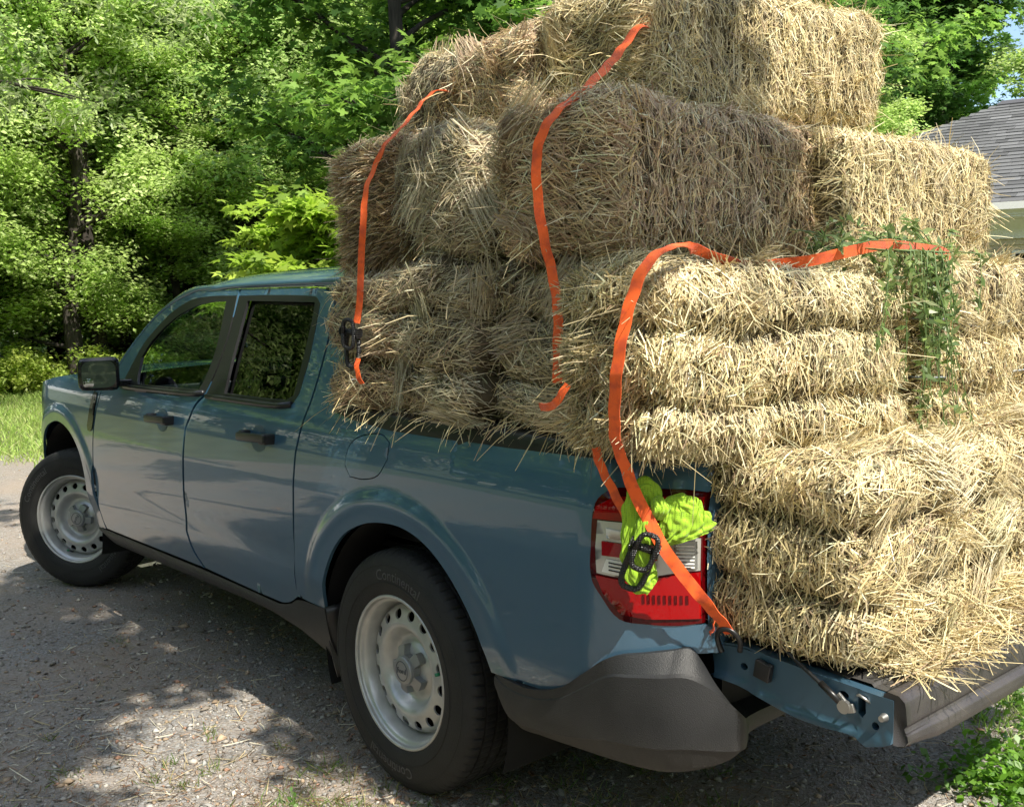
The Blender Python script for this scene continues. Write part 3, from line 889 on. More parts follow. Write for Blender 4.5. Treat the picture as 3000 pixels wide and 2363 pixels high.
# tailgate -------------------------------------------------------
def tailgate():
    # (distance from hinge d, z top of end plate, z lower edge) in the lowered position
    TW = .712
    prof_t = [(-1.012, .668), (-1.10, .678), (-1.20, .672), (-1.35, .664), (-1.462, .660)]
    prof_b = [(-1.028, .590), (-1.10, .588), (-1.239, .563), (-1.32, .562), (-1.378, .565), (-1.41, .553), (-1.447, .566), (-1.462, .574)]
    out = prof_t + prof_b[::-1]
    # end plates as real solids with holes
    def zy(p): return p
    t = None
    bm = bmesh.new()
    # main slab between the ends: outer skin below, liner on top
    for sgn in (1,):
        nx = 14
        xs = np.linspace(-1.012, -1.462, nx)
        zt = np.interp(-xs, [-p[0] for p in prof_t], [p[1] for p in prof_t])
        zb = np.interp(-xs, [-p[0] for p in prof_b], [p[1] for p in prof_b])
        ys = [-TW + .001, -TW * .5, 0, TW * .5, TW - .001]
        grid = [[bm.verts.new((x, y, z - .004)) for y in ys] for x, z in zip(xs, zt)]
        gridb = [[bm.verts.new((x, y, z)) for y in ys] for x, z in zip(xs, zb)]
        for g in (grid, gridb):
            for a, b in zip(g, g[1:]):
                for k in range(4): bm.faces.new((a[k], a[k + 1], b[k + 1], b[k]))
    t = bmobj('tailgate', bm, M['paint_inner'], truck, True, 30)
    # end plates (left and right) from the traced profile
    for s in (1, -1):
        o2 = catmull(out, True, 4, 30)
        hole = lambda cx, cz, r1, r2: [(cx + r1 * math.cos(a), cz + r2 * math.sin(a)) for a in np.linspace(0, 2 * math.pi, 15)[:-1]]
        holes = [hole(-1.105, .632, .010, .008), hole(-1.352, .640, .012, .008), hole(-1.425, .598, .008, .008), [(-1.385, .652), (-1.402, .652), (-1.404, .618), (-1.396, .606), (-1.385, .612)]]
        def yy(x, z):
            e = 0.
            e += .006 * smoothstep(-1.105, -1.15, x) if x > -1.39 else .006 * (1 - smoothstep(-1.385, -1.395, x))
            zb = float(np.interp(-x, [-p[0] for p in prof_b], [p[1] for p in prof_b]))
            e -= .010 * smoothstep(.016, .002, z - zb) * 0
            return TW - .004 * smoothstep(-1.14, -1.12, x) - (.0 if x > -1.39 else -.003) + .010 * math.exp(-((z - zb) / .010) ** 2)
        panel('end_plate', resample(o2, .012), yy, M['paint_inner'], t, holes, .015, .03, s)
        bm = bmesh.new(); box(bm, (-1.23, s * (TW - .06), .615), (.40, .02, .06)); bmobj('inner_web', bm, M['dark'], t, False)
    # liner with long ribs
    bm = bmesh.new()
    rows = []
    xs = [-1.03, -1.055, -1.06, -1.10, -1.105, -1.15, -1.155, -1.20, -1.205, -1.25, -1.255, -1.30, -1.305, -1.35, -1.355, -1.40, -1.405, -1.448]
    for i, x in enumerate(xs):
        z = float(np.interp(-x, [-p[0] for p in prof_t], [p[1] for p in prof_t])) + .002 + (.005 if (i // 2) % 2 else 0)
        rows.append([bm.verts.new((x, y, z)) for y in (-TW + .025, TW - .025)])
    for a, b in zip(rows, rows[1:]): bm.faces.new((a[0], a[1], b[1], b[0]))
    bmobj('bed_liner', bm, M['bedliner'], t, False)
    # moulded cap on the free end
    capp = [(-1.440, .667), (-1.448, .674), (-1.472, .672), (-1.484, .662), (-1.487, .650), (-1.490, .618), (-1.484, .610), (-1.487, .603), (-1.497, .596), (-1.499, .578), (-1.492, .562), (-1.478, .555), (-1.455, .556)]
    cp = catmull(capp, False, 4, 28)
    V = []; F = []
    ysl = [-TW - .002, -TW + .01, -TW * .6, 0, TW * .6, TW - .12, TW - .06, TW - .02, TW + .002]
    for y in ysl:
        for p in cp:
            k = smoothstep(TW - .15, TW, abs(y))
            zz = p[1]; xx = p[0]
            if zz < .60: zz = zz + (.60 - zz) * (.35 * k); xx = xx + .006 * k
            V.append((xx, y, zz))
    n = len(cp)
    for i in range(len(ysl) - 1):
        for j in range(n - 1): F.append((i * n + j, i * n + j + 1, (i + 1) * n + j + 1, (i + 1) * n + j))
    F.append(tuple(range(n))); F.append(tuple(range((len(ysl) - 1) * n, len(ysl) * n))[::-1])
    me = pymesh('edge_cap', V, F)
    obj('edge_cap', me, M['plastic2'], t)
    # fittings
    for s in (1, -1):
        bm = bmesh.new()
        bmesh.ops.create_cone(bm, cap_ends=True, segments=20, radius1=.014, radius2=.012, depth=.012, matrix=Matrix.Translation((-1.362, s * (TW + .012), .622)) @ Matrix.Rotation(R(90), 4, 'X'))
        box(bm, (-1.376, s * (TW + .012), .622), (.016, .008, .018), Matrix.Rotation(R(20), 3, 'Y'), .002)
        box(bm, (-1.350, s * (TW + .010), .632), (.022, .006, .022), Matrix.Rotation(R(-40), 3, 'Y'), .002)
        bmobj('cable_stud', bm, M['metal'], t)
        bm = bmesh.new()
        bmesh.ops.create_cone(bm, cap_ends=True, segments=12, radius1=.009, radius2=.006, depth=.014, matrix=Matrix.Translation((-1.444, s * (TW + .010), .622)) @ Matrix.Rotation(R(-90 * s), 4, 'X'))
        bmobj('bolt', bm, M['metal'], t)
        bm = bmesh.new()
        box(bm, (-1.165, s * (TW + .009), .642), (.040, .016, .040), Matrix.Rotation(R(-10), 3, 'Y'), .003)
        bmobj('hinge_cover', bm, M['black'], t)
        tube('stay_cable', [(-1.03, s * .700, .800), (-1.06, s * .706, .785), (-1.20, s * .716, .709), (-1.30, s * .722, .656), (-1.355, s * .726, .628)], .0042, M['cable'], t, 8)
        tube('cable_sleeve', [(-1.305, s * .722, .655), (-1.352, s * .726, .629)], .007, M['cable'], t, 8)
        tube('striker_loop', [(-1.383, s * .712, .648), (-1.392, s * .722, .654), (-1.405, s * .722, .650), (-1.412, s * .712, .640)], .003, M['metal'], t, 6)
    return t
M['plastic2'] = add_noise(mat('tailgate_edge_plastic', (.05, .045, .045), .42), 9, (.040, .036, .038), (.060, .054, .052), bump=.2, bscale=420, rough=(.36, .5))
tailgate()

# wheels -------------------------------------------------------
def build_wheel():
    """wheel centred at origin, outer face towards +y"""
    SEG = 60
    # disc with hand holes by CDT, then given its pressed depth
    Rp = [0, .03, .060, .070, .084, .098, .108, .118, .128, .138, .148, .160, .176, .186, .190]
    Dp = [.052, .052, .050, .044, .032, .030, .042, .060, .070, .072, .068, .064, .060, .052, .040]
    D0 = .0
    def depth(r): return float(np.interp(r, Rp, Dp))
    rr = np.linspace(0, .2, 201); dd = np.array([depth(r) for r in rr]); kk = np.hanning(13); kk /= kk.sum()
    dd = np.convolve(np.pad(dd, 6, 'edge'), kk, 'valid')
    outer = [(.190 * math.cos(a), .190 * math.sin(a)) for a in np.linspace(0, 2 * math.pi, 97)[:-1]]
    holes = []
    for k in range(16):
        a = 2 * math.pi * (k + .5) / 16
        c = (.1655 * math.cos(a), .1655 * math.sin(a))
        holes.append([(c[0] + .0150 * math.cos(t) * math.cos(a) - .0165 * math.sin(t) * math.sin(a), c[1] + .0150 * math.cos(t) * math.sin(a) + .0165 * math.sin(t) * math.cos(a)) for t in np.linspace(0, 2 * math.pi, 17)[:-1]])
    disc = panel('wheel_disc', outer, lambda x, z: float(np.interp(math.hypot(x, z), rr, dd)), M['steel'], None, holes, .0085, .006, 1)
    # rim barrel
    prof = [(.186, .032), (.194, .034), (.197, .040), (.199, .052), (.203, .070), (.208, .082), (.216, .088), (.219, .093), (.2195, .101), (.224, .1045), (.2285, .103), (.230, .098), (.229, .094), (.222, .090), (.2, .03), (.2, -.09)]
    P2 = catmull(prof, False, 3, 200)
    v, f = revolve(P2, 96)
    rim = obj('rim', pymesh('rim', v, f), M['steel'], disc)
    # tyre
    tp = [(.2265, .096), (.231, .103), (.240, .107), (.262, .112), (.285, .1135), (.305, .112), (.325, .107), (.340, .100), (.3505, .091), (.356, .082)]
    tread = [(.3585, .072), (.3595, .0605), (.3525, .0600), (.3525, .0530), (.3605, .0525), (.3615, .0240), (.3535, .0235), (.3535, .0150), (.3620, .0145)]
    half = tp + tread
    full = half + [(r, -y) for r, y in half[::-1]]
    SEGT = 432
    V = []; F = []; n = len(full)
    for s in range(SEGT):
        a = 2 * math.pi * s / SEGT
        for i, (r, y) in enumerate(full):
            ph = s % 6
            k = i if i < n / 2 else n - 1 - i
            aa = a; r2 = r
            if 8 <= k <= 11:    # shoulder lugs, curved lateral slots
                if ph in (0,): r2 = r - (.0055 if k >= 9 else .003)
            elif k in (14, 15):
                if (s + 2) % 4 == 0: r2 = r - .003
            elif k >= 18:
                if (s + 3) % 6 == 0: r2 = r - .003
            if k in (3,): r2 += .0
            # sidewall rings
            if k == 5: y = y + (.0008 if y > 0 else -.0008)
            sh = (k - 8) * .0035 if k > 8 else 0
            V.append((r2 * math.cos(aa + sh), y, r2 * math.sin(aa + sh)))
    for s in range(SEGT):
        s2 = (s + 1) % SEGT
        for i in range(n - 1): F.append((s * n + i, s * n + i + 1, s2 * n + i + 1, s2 * n + i))
    me = pymesh('tyre', V, F)
    ty = obj('tyre', me, M['rubber'], disc)
    bm = bmesh.new(); bm.from_mesh(me)
    for e in bm.edges:
        if len(e.link_faces) == 2 and e.calc_face_angle(0) > R(38): e.smooth = False
    bm.to_mesh(me); bm.free()
    # bead rings on the side wall
    for r0, y0 in ((.318, .1098), (.268, .1137)):
        v, f = revolve([(r0 - .0015, y0 - .002), (r0 - .0008, y0 + .0008), (r0 + .0008, y0 + .0006), (r0 + .0015, y0 - .002)], 128)
        obj('sidewall_ring', pymesh('sidewall_ring', v, f), M['rubber'], disc)
    # lettering bent round the side wall, at the top and at the bottom
    for ang0 in (R(80), R(-100)):
        me = text_mesh('Continental', .047, .0007)
        co = np.empty(len(me.vertices) * 3, np.float32); me.vertices.foreach_get('co', co); co = co.reshape(-1, 3)
        rad = .276 + co[:, 1] * .95
        a = ang0 - co[:, 0] / .292 * -1 * -1
        yy = np.interp(rad, [.27, .285, .305, .325], [.1133, .1138, .1123, .1073]) + .0006 + co[:, 2]
        out = np.c_[rad * np.cos(a), yy, rad * np.sin(a)].astype(np.float32)
        # seen from +y the x axis runs right to left, so mirror the angle
        a = math.pi - a
        out = np.c_[rad * np.cos(a), yy, rad * np.sin(a)].astype(np.float32)
        me.vertices.foreach_set('co', out.ravel()); me.update()
        obj('tyre_lettering', me, M['rubber_text'], disc)
    # centre cap: five-lobed star with a round boss
    out = []
    for i in range(100):
        a = 2 * math.pi * i / 100
        lob = (math.cos(5 * a) + 1) / 2
        r = .046 + .028 * smoothstep(.42, .70, lob)
        out.append((r * math.cos(a), r * math.sin(a)))
    cap = panel('centre_cap', out, lambda x, z: .066 + .014 * max(0, 1 - (math.hypot(x, z) / .075) ** 2), M['cap'], disc, [], .005, .022, 1)
    v, f = revolve([(.0001, .0865), (.037, .0860), (.0415, .0845), (.043, .082), (.0435, .070)], 40)
    obj('cap_boss', pymesh('cap_boss', v, f), M['cap'], disc)
    v, f = revolve([(.027, .0858), (.0278, .0874), (.0298, .0874), (.0306, .0858)], 40)
    obj('cap_ring', pymesh('cap_ring', v, f), M['capring'], disc)
    me = text_mesh('Ford', .024, .0006)
    o = obj('cap_lettering', me, M['capring'], disc)
    o.location = (0, .0872, -.007); o.rotation_euler = (R(90), 0, R(180))
    a = R(172)
    c, s = math.cos(a), math.sin(a)
    tube('valve_stem', [(.197 * c, .045, .197 * s), (.188 * c, .066, .188 * s), (.182 * c, .082, .182 * s)], .0042, M['black'], disc, 8)
    tube('valve_cap', [(.1825 * c, .080, .1825 * s), (.178 * c, .092, .178 * s)], .0052, M['valve'], disc, 8)
    v, f = revolve([(.001, -.02), (.15, -.02), (.19, .0), (.199, .02)], 40)
    obj('brake_drum', pymesh('brake_drum', v, f), M['liner'], disc)
    return disc
M['valve'] = mat('green_valve_cap', (.02, .22, .10), .4)
w0 = build_wheel()
def place_wheel(src, mtx, first=False):
    d = src if first else src.copy()
    if not first: COL.objects.link(d)
    d.parent = truck; d.matrix_basis = mtx
    if not first:
        for ch in src.children:
            c = ch.copy(); COL.objects.link(c); c.parent = d; c.matrix_basis = ch.matrix_basis.copy()
    return d
w1 = place_wheel(w0, Matrix.Translation((0, .782, .362)) @ Matrix.Rotation(R(4), 4, 'Y'), True)
w2 = place_wheel(w0, Matrix.Translation((3.005, .775, .362)) @ Matrix.Rotation(R(33), 4, 'Z') @ Matrix.Rotation(R(-118), 4, 'Y'))
w3 = place_wheel(w0, Matrix.Translation((0, -.782, .362)) @ Matrix.Rotation(R(180), 4, 'Z') @ Matrix.Rotation(R(40), 4, 'Y'))
w4 = place_wheel(w0, Matrix.Translation((3.055, -.775, .362)) @ Matrix.Rotation(R(213), 4, 'Z') @ Matrix.Rotation(R(90), 4, 'Y'))

# ------------------------------------------------------------------ straw blades
def norm(a): return a / (np.linalg.norm(a, axis=-1, keepdims=True) + 1e-9)
def wnoise(P, scale, seed, oct=3):
    g = np.random.default_rng(seed); out = np.zeros(len(P)); amp = 1.
    for o in range(oct):
        for k in range(5):
            w = g.normal(size=3); w /= np.linalg.norm(w)
            out += amp * np.sin(P @ w * (2 * np.pi / scale * (.7 + .6 * g.random())) + g.random() * 6.28)
        scale *= .5; amp *= .55
    return out / 5
def blades(P, D, W, L, wd, bend, tone):
    """flat two-segment stalks. P root, D direction, W width dir, bend vector"""
    n = len(P)
    L = L[:, None]; w = W * wd[:, None] * .5
    A = P; B = P + D * L * .5 + bend * L * .25; C = P + D * L * .97 + bend * L
    V = np.stack([A - w, A + w, B - w, B + w, C - w * .6, C + w * .6], 1).reshape(-1, 3)
    b = np.arange(n)[:, None] * 6
    Q = np.concatenate([b + np.array([0, 1, 3, 2]), b + np.array([2, 3, 5, 4])])
    return V, Q, np.repeat(tone, 6, 0)
HAY = np.array([(.58, .49, .31), (.68, .60, .42), (.48, .42, .31), (.42, .40, .29), (.36, .27, .20), (.62, .53, .32), (.74, .69, .54), (.38, .39, .25)])
HAYP = {'gold': [.30, .20, .12, .05, .07, .18, .07, .01], 'grey': [.16, .15, .22, .17, .12, .05, .09, .04], 'brown': [.18, .12, .20, .10, .25, .05, .07, .03], 'pale': [.22, .24, .14, .10, .05, .08, .14, .03]}
def hay_tone(g, n, kind, P=None, seed=0):
    t = HAY[g.choice(8, n, p=np.array(HAYP[kind]) / sum(HAYP[kind]))]
    t = t * g.normal(.97, .20, (n, 1)).clip(.45, 1.5)
    if P is not None:
        z = wnoise(P, .35, seed + 5, 2)[:, None]
        t = t * (1 + .14 * z)
    t = t * np.array({'gold': (1.0, .965, .84), 'grey': (.93, .90, .84), 'brown': (1.16, 1.03, .92), 'pale': (1.04, 1.0, .86)}[kind])
    return np.clip(t, .02, .9)

def make_bale(label, c, dims, z0, yaw=0., seed=0, tone='gold', grooves=None, faces=None, tilt=(0, 0), round_=.055, lump=.018, flakes=None, dens=1.0, twine=True, bulge=.014, zmin=None, ymax=None):
    bulge0 = bulge
    """straw bale: lumpy pressed core plus stalks lying on and sticking out of each face.
    faces: dict face -> (style, amount); faces '+y','-x','+z','-y','+x','-z'"""
    g = np.random.default_rng(seed + 100)
    h = np.array(dims) / 2
    r = min(round_, h.min() * .6)
    def surf(p):
        q = np.clip(p, -(h - r), h - r); n = norm(p - q)
        pos = q + n * r
        d = lump * wnoise(pos + seed, .30, seed, 3) + .006 * wnoise(pos, .07, seed + 1, 2)
        d = np.clip(d, -.06, .05)
        n2 = n.copy()
        if grooves:
            zz = pos[:, 2]
            wob = .014 * np.sin(pos[:, 1] * 4 + seed) + .010 * np.sin(pos[:, 1] * 11 + 2 * seed) + .008 * np.sin(pos[:, 0] * 9)
            bulge = bulge0 * (1 + .35 * wnoise(pos, .45, seed + 20, 1))
            edges = [-h[2] - .004] + [gz + wob for gz in grooves] + [h[2] + .004]
            side = np.clip(1.3 - 1.6 * np.abs(n[:, 2]), 0, 1)
            for a, b in zip(edges, edges[1:]):
                t = np.clip((zz - a) / (b - a), 0, 1); inside = (zz >= a) & (zz < b); q_ = 2 * t - 1
                d += np.where(inside, side * bulge * (np.sqrt(np.clip(1 - np.abs(q_) ** 2.6, 0, 1)) - .80), 0)
                n2[:, 2] += np.where(inside, side * np.sign(q_) * np.abs(q_) ** 2.2 * 1.15, 0)
        if flakes is not None:
            for f in flakes:
                fw_ = f + .010 * np.sin(pos[:, 2] * 12 + f * 50) + .006 * np.sin(pos[:, 0] * 20)
                d -= .012 * np.exp(-((pos[:, 1] - fw_) / .007) ** 2) * (np.abs(n[:, 1]) < .7)
        return pos + n * d[:, None], norm(n2), pos
    # core
    m = 18
    parts = []
    Vc = []; Qc = []; o = 0
    for ax in range(3):
        for s in (-1, 1):
            u = np.linspace(-1, 1, m)
            A, B_ = np.meshgrid(u, u, indexing='ij')
            p = np.zeros((m * m, 3)); a1, a2 = [k for k in range(3) if k != ax]
            p[:, ax] = s * h[ax]; p[:, a1] = A.ravel() * h[a1]; p[:, a2] = B_.ravel() * h[a2]
            sp, n, _ = surf(p); sp = sp - n * .010
            Vc.append(sp)
            idx = np.arange(m * m).reshape(m, m)
            q = np.stack([idx[:-1, :-1], idx[1:, :-1], idx[1:, 1:], idx[:-1, 1:]], -1).reshape(-1, 4)
            if (s > 0) == (ax == 1): q = q[:, ::-1]
            Qc.append(q + o); o += m * m
    Vc = np.concatenate(Vc); Qc = np.concatenate(Qc)
    parts.append((Vc, Qc, np.tile(np.array([[.13, .10, .06]]), (len(Vc), 1)) * (1 + .3 * wnoise(Vc, .03, seed, 2))[:, None]))  # core coloured dark to paint the shade deep between stalks
    F = {'+y': ('side', 1.), '-x': ('cut', 1.), '+z': ('side', 1.), '-y': ('side', .25), '+x': ('side', .25), '-z': ('side', .2)}
    F.update(faces or {})
    for key, (style, amt) in F.items():
        ax = 'xyz'.index(key[1]); s = 1 if key[0] == '+' else -1
        a1, a2 = [k for k in range(3) if k != ax]
        area = dims[a1] * dims[a2]
        n0 = int(area * 22500 * amt * dens)
        p = np.zeros((n0, 3)); p[:, ax] = s * h[ax]
        p[:, a1] = g.uniform(-1, 1, n0) * h[a1]; p[:, a2] = g.uniform(-1, 1, n0) * h[a2]
        P, N, raw = surf(p)
        rv = norm(g.normal(size=(n0, 3)))
        T1 = np.zeros((n0, 3)); T1[:, 2 if ax != 2 else 0] = 1.     # vertical on sides
        T2 = np.cross(N, T1); T2 = norm(T2)
        T1 = norm(np.cross(T2, N))
        if style == 'cut':
            ang = np.where(g.random(n0) < .62, g.normal(0, .38, n0), g.uniform(-1.57, 1.57, n0))
            ang += .35 * wnoise(raw, .3, seed + 9, 1)
            flip = np.where(g.random(n0) < .5, 1, -1)[:, None]
            D = (T1 * np.cos(ang)[:, None] + T2 * np.sin(ang)[:, None]) * flip + N * np.abs(g.normal(0, .24, (n0, 1)))
            L = g.gamma(5, .0072, n0).clip(.014, .085); wd = g.uniform(.0013, .0033, n0)
        elif style == 'brush':
            droop = np.array([0, 0, -1.])
            fan = raw / (np.linalg.norm(raw, axis=1, keepdims=True)) 
            D = N * 1.0 + rv * .62 + droop * g.uniform(-.05, .65, (n0, 1)) + fan * .5
            L = g.gamma(9, .0072, n0).clip(.025, .10); wd = g.uniform(.0018, .0040, n0)
            P = P - N * L[:, None] * .62
        elif style == 'shag':     # long stalks bent over the edge
            ang = g.normal(0, .55, n0) + .9 * wnoise(raw, .4, seed + 3, 1)
            D = (-T1 * np.cos(ang)[:, None] * .7 + T2 * np.sin(ang)[:, None]) + N * np.abs(g.normal(.20, .22, (n0, 1)))
            L = g.gamma(8, .0078, n0).clip(.025, .14); wd = g.uniform(.0013, .0030, n0)
            P = P - N * .016
        else:                     # 'side': folded stalks, mostly lying level
            ang = 1.57 + g.normal(0, .55, n0) + 1.1 * wnoise(raw, .35, seed + 3, 1)
            flip = np.where(g.random(n0) < .5, 1, -1)[:, None]
            D = (T1 * np.cos(ang)[:, None] + T2 * np.sin(ang)[:, None]) * flip + N * np.abs(g.normal(.05, .20, (n0, 1)))
            L = g.gamma(6, .0095, n0).clip(.02, .14); wd = g.uniform(.0012, .0029, n0)
        D = norm(D)
        W = norm(np.cross(D, N + rv * (.9 if style == 'brush' else .35)))
        if style != 'brush':
            P = P - D * (L * .5)[:, None] + N * g.uniform(-.006, .008, (n0, 1))
        bend = norm(g.normal(size=(n0, 3))) * g.uniform(0, .28, (n0, 1)) + np.array([0, 0, -.08])
        if style in ('side', 'shag'): bend = bend - N * .10
        # inner stalks darkened to paint the shade in the gaps, outer ones brightened
        inner_dark = g.random(n0) < (.52 if style != 'cut' else .42)
        tn = hay_tone(g, n0, tone, P, seed) * np.where(inner_dark, g.uniform(.38, .72, n0), g.uniform(.95, 1.22, n0))[:, None]
        wd = wd * np.where(inner_dark, .85, 1.18); P = P + N * np.where(inner_dark, -.007, .004)[:, None]
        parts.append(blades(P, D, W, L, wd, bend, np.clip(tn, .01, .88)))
        # strays that stand out of the face
        k = int(n0 * (.030 if style != 'brush' else .02))
        i = g.integers(0, n0, k)
        D2 = norm(N[i] * .55 + norm(g.normal(size=(k, 3))) * .9)
        L2 = g.uniform(.04, .14, k) * g.uniform(.6, 1, k)
        parts.append(blades(surf(p[i])[0], D2, norm(np.cross(D2, g.normal(size=(k, 3)))), L2, g.uniform(.0014, .0028, k), norm(g.normal(size=(k, 3))) * .3 + np.array([0, 0, -.2]), hay_tone(g, k, 'pale')))
        # mid-size tufts: flake edges that lift away
        kt = int(area * 16 * amt)
        if kt:
            pc = np.zeros((kt, 3)); pc[:, ax] = s * h[ax]; pc[:, a1] = g.uniform(-1, 1, kt) * h[a1]; pc[:, a2] = g.uniform(-1, 1, kt) * h[a2]
            Pc, Nc, _ = surf(pc)
            Dc = norm(norm(g.normal(size=(kt, 3))) * 1.0 + Nc * .25 + np.array([0, 0, -.45]))
            per = 60
            Pt = np.repeat(Pc, per, 0) + g.normal(0, .016, (kt * per, 3))
            Dt = norm(np.repeat(Dc, per, 0) + g.normal(0, .20, (kt * per, 3)))
            Lt = g.uniform(.03, .09, kt * per)
            parts.append(blades(Pt - Dt * Lt[:, None] * .4, Dt, norm(np.cross(Dt, g.normal(size=(kt * per, 3)))), Lt, g.uniform(.0016, .0034, kt * per), g.normal(0, .12, (kt * per, 3)) + np.array([0, 0, -.12]), hay_tone(g, kt * per, tone, Pt, seed)))
        ns = int(area * 22 * amt) if style in ('side', 'shag') and key in ('+y', '-x') else int(area * 3 * amt)
        for _ in range(ns):        # sheaves: bent handfuls of stalks pulled out of the pressed layers
            pc = np.zeros((1, 3)); pc[0, ax] = s * h[ax]; pc[0, a1] = g.uniform(-.95, .95) * h[a1]; pc[0, a2] = g.uniform(-.95, .95) * h[a2]
            Pc, Nc, _ = surf(pc)
            th = g.normal(-.25, .9 if tone != 'gold' else .35); hor = np.cross(Nc[0], (0, 0, 1.)) if ax != 2 else np.array((1., 0, 0))
            hor = hor / (np.linalg.norm(hor) + 1e-9) * g.choice((-1, 1))
            d0 = hor * math.cos(th) + np.array((0, 0, 1.)) * math.sin(th) * (1 if ax != 2 else 0) + Nc[0] * .18
            d0 /= np.linalg.norm(d0); per = int(g.integers(70, 190)); wdt = g.uniform(.015, .04)
            sidev = np.cross(d0, Nc[0]); sidev /= np.linalg.norm(sidev) + 1e-9
            off = sidev[None] * g.normal(0, wdt, (per, 1)) + Nc * g.uniform(-.004, .022, (per, 1)) + d0[None] * g.normal(0, .03, (per, 1))
            Lt = g.uniform(.05, .13, per); Dt = norm(d0[None] + g.normal(0, .11, (per, 3)))
            bd = (Nc * -.10 + np.array((0, 0, -.20)) + sidev[None] * g.normal(0, .12)) * np.ones((per, 1)) + g.normal(0, .05, (per, 3))
            base = HAY[g.choice(8, p=np.array(HAYP[tone]) / sum(HAYP[tone]))] * .5
            Tt = hay_tone(g, per, tone) * .5 + base
            Pt = Pc + off - Dt * Lt[:, None] * .5
            parts.append(blades(Pt, Dt, norm(np.cross(Dt, Nc + g.normal(0, .3, (per, 3)))), Lt, g.uniform(.0016, .0036, per), bd, Tt))
    if zmin is not None or ymax is not None:
        keepp = [parts[0]]
        ry = R(yaw); ca, sa = math.cos(ry), math.sin(ry)
        for v, q, t in parts[1:]:
            n_ = len(v) // 6; vv = v.reshape(n_, 6, 3)
            wy = vv[:, :, 0] * sa + vv[:, :, 1] * ca + c[1]; wz = vv[:, :, 2] + z0 + h[2]
            k = np.ones(n_, bool)
            if zmin is not None: k &= wz.min(1) > zmin
            if ymax is not None: k &= (wy.max(1) < ymax) | ((wz.min(1) > .83) & (wy.max(1) < ymax + .03))
            v2 = vv[k].reshape(-1, 3); b = np.arange(k.sum())[:, None] * 6
            keepp.append((v2, np.concatenate([b + np.array([0, 1, 3, 2]), b + np.array([2, 3, 5, 4])]), t.reshape(n_, 6, 3)[k].reshape(-1, 3)))
        parts = keepp
    V, Q, T = join_np(parts)
    me = npmesh('hay_bale', V, Q, T)
    o = obj('hay_bale', me, M['straw'])
    o.location = (c[0], c[1], z0 + h[2]); o.rotation_euler = (R(tilt[0]), R(tilt[1]), R(yaw))
    tag(o, label, 'hay bale', 'hay bales stacked on the truck')
    if twine and grooves:
        for gz in grooves:
            a = np.linspace(0, 2 * np.pi, 60)
            ex = h[0] * np.sign(np.cos(a)) * np.abs(np.cos(a)) ** .3; ey = h[1] * np.sign(np.sin(a)) * np.abs(np.sin(a)) ** .3
            zz = gz + .014 * np.sin(ey * 4 + seed) + .010 * np.sin(ey * 11 + 2 * seed) + .008 * np.sin(ex * 9)
            p = np.c_[ex, ey, zz]; P, N, _ = surf(p)
            P = P + N * .046
            tube('baling_twine', [tuple(q) for q in P], .0032, M['twine'], o, 6)
    return o
def fl(g, L, step=.07):
    r = random.Random(g); x = -L / 2 + step * .6; o = []
    while x < L / 2 - .03: o.append(x); x += step * r.uniform(.7, 1.4)
    return o

TH = (-.07, .085)
# second layer, on the bed rails
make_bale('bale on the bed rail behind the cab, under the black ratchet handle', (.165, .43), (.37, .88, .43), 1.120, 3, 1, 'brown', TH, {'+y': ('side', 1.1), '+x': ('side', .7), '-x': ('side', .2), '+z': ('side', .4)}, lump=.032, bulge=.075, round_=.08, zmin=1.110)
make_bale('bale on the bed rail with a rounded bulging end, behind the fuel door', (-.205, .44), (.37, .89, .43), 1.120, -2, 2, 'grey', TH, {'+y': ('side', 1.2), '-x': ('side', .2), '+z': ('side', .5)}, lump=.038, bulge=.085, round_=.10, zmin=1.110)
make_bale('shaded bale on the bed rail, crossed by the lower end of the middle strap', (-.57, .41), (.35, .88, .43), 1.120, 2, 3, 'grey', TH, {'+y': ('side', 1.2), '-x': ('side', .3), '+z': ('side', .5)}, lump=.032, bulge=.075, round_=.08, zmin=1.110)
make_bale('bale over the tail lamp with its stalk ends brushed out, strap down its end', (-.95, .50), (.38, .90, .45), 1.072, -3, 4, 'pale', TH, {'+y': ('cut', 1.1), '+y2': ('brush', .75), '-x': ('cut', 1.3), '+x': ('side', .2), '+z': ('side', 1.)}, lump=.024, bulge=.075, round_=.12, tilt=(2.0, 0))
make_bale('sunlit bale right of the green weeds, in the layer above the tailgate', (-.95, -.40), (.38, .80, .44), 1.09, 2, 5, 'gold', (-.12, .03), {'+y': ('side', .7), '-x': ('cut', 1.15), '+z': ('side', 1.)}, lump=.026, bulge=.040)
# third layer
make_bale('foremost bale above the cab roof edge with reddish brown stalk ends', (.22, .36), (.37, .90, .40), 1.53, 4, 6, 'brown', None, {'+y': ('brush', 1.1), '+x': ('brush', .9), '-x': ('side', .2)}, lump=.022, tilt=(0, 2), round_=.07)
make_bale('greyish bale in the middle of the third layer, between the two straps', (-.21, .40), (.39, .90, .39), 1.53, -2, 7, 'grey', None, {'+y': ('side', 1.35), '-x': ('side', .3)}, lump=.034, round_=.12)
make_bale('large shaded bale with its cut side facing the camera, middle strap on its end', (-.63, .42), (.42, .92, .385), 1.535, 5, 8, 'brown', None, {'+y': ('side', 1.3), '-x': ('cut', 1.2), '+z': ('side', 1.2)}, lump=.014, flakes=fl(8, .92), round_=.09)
make_bale('sunlit bale at the right end of the third layer, above the orange strap', (-.70, -.42), (.42, .90, .375), 1.52, 1, 9, 'gold', None, {'+y': ('side', .5), '-x': ('cut', 1.3), '-y': ('cut', .7), '+z': ('side', 1.2)}, lump=.014, flakes=fl(9, .90))
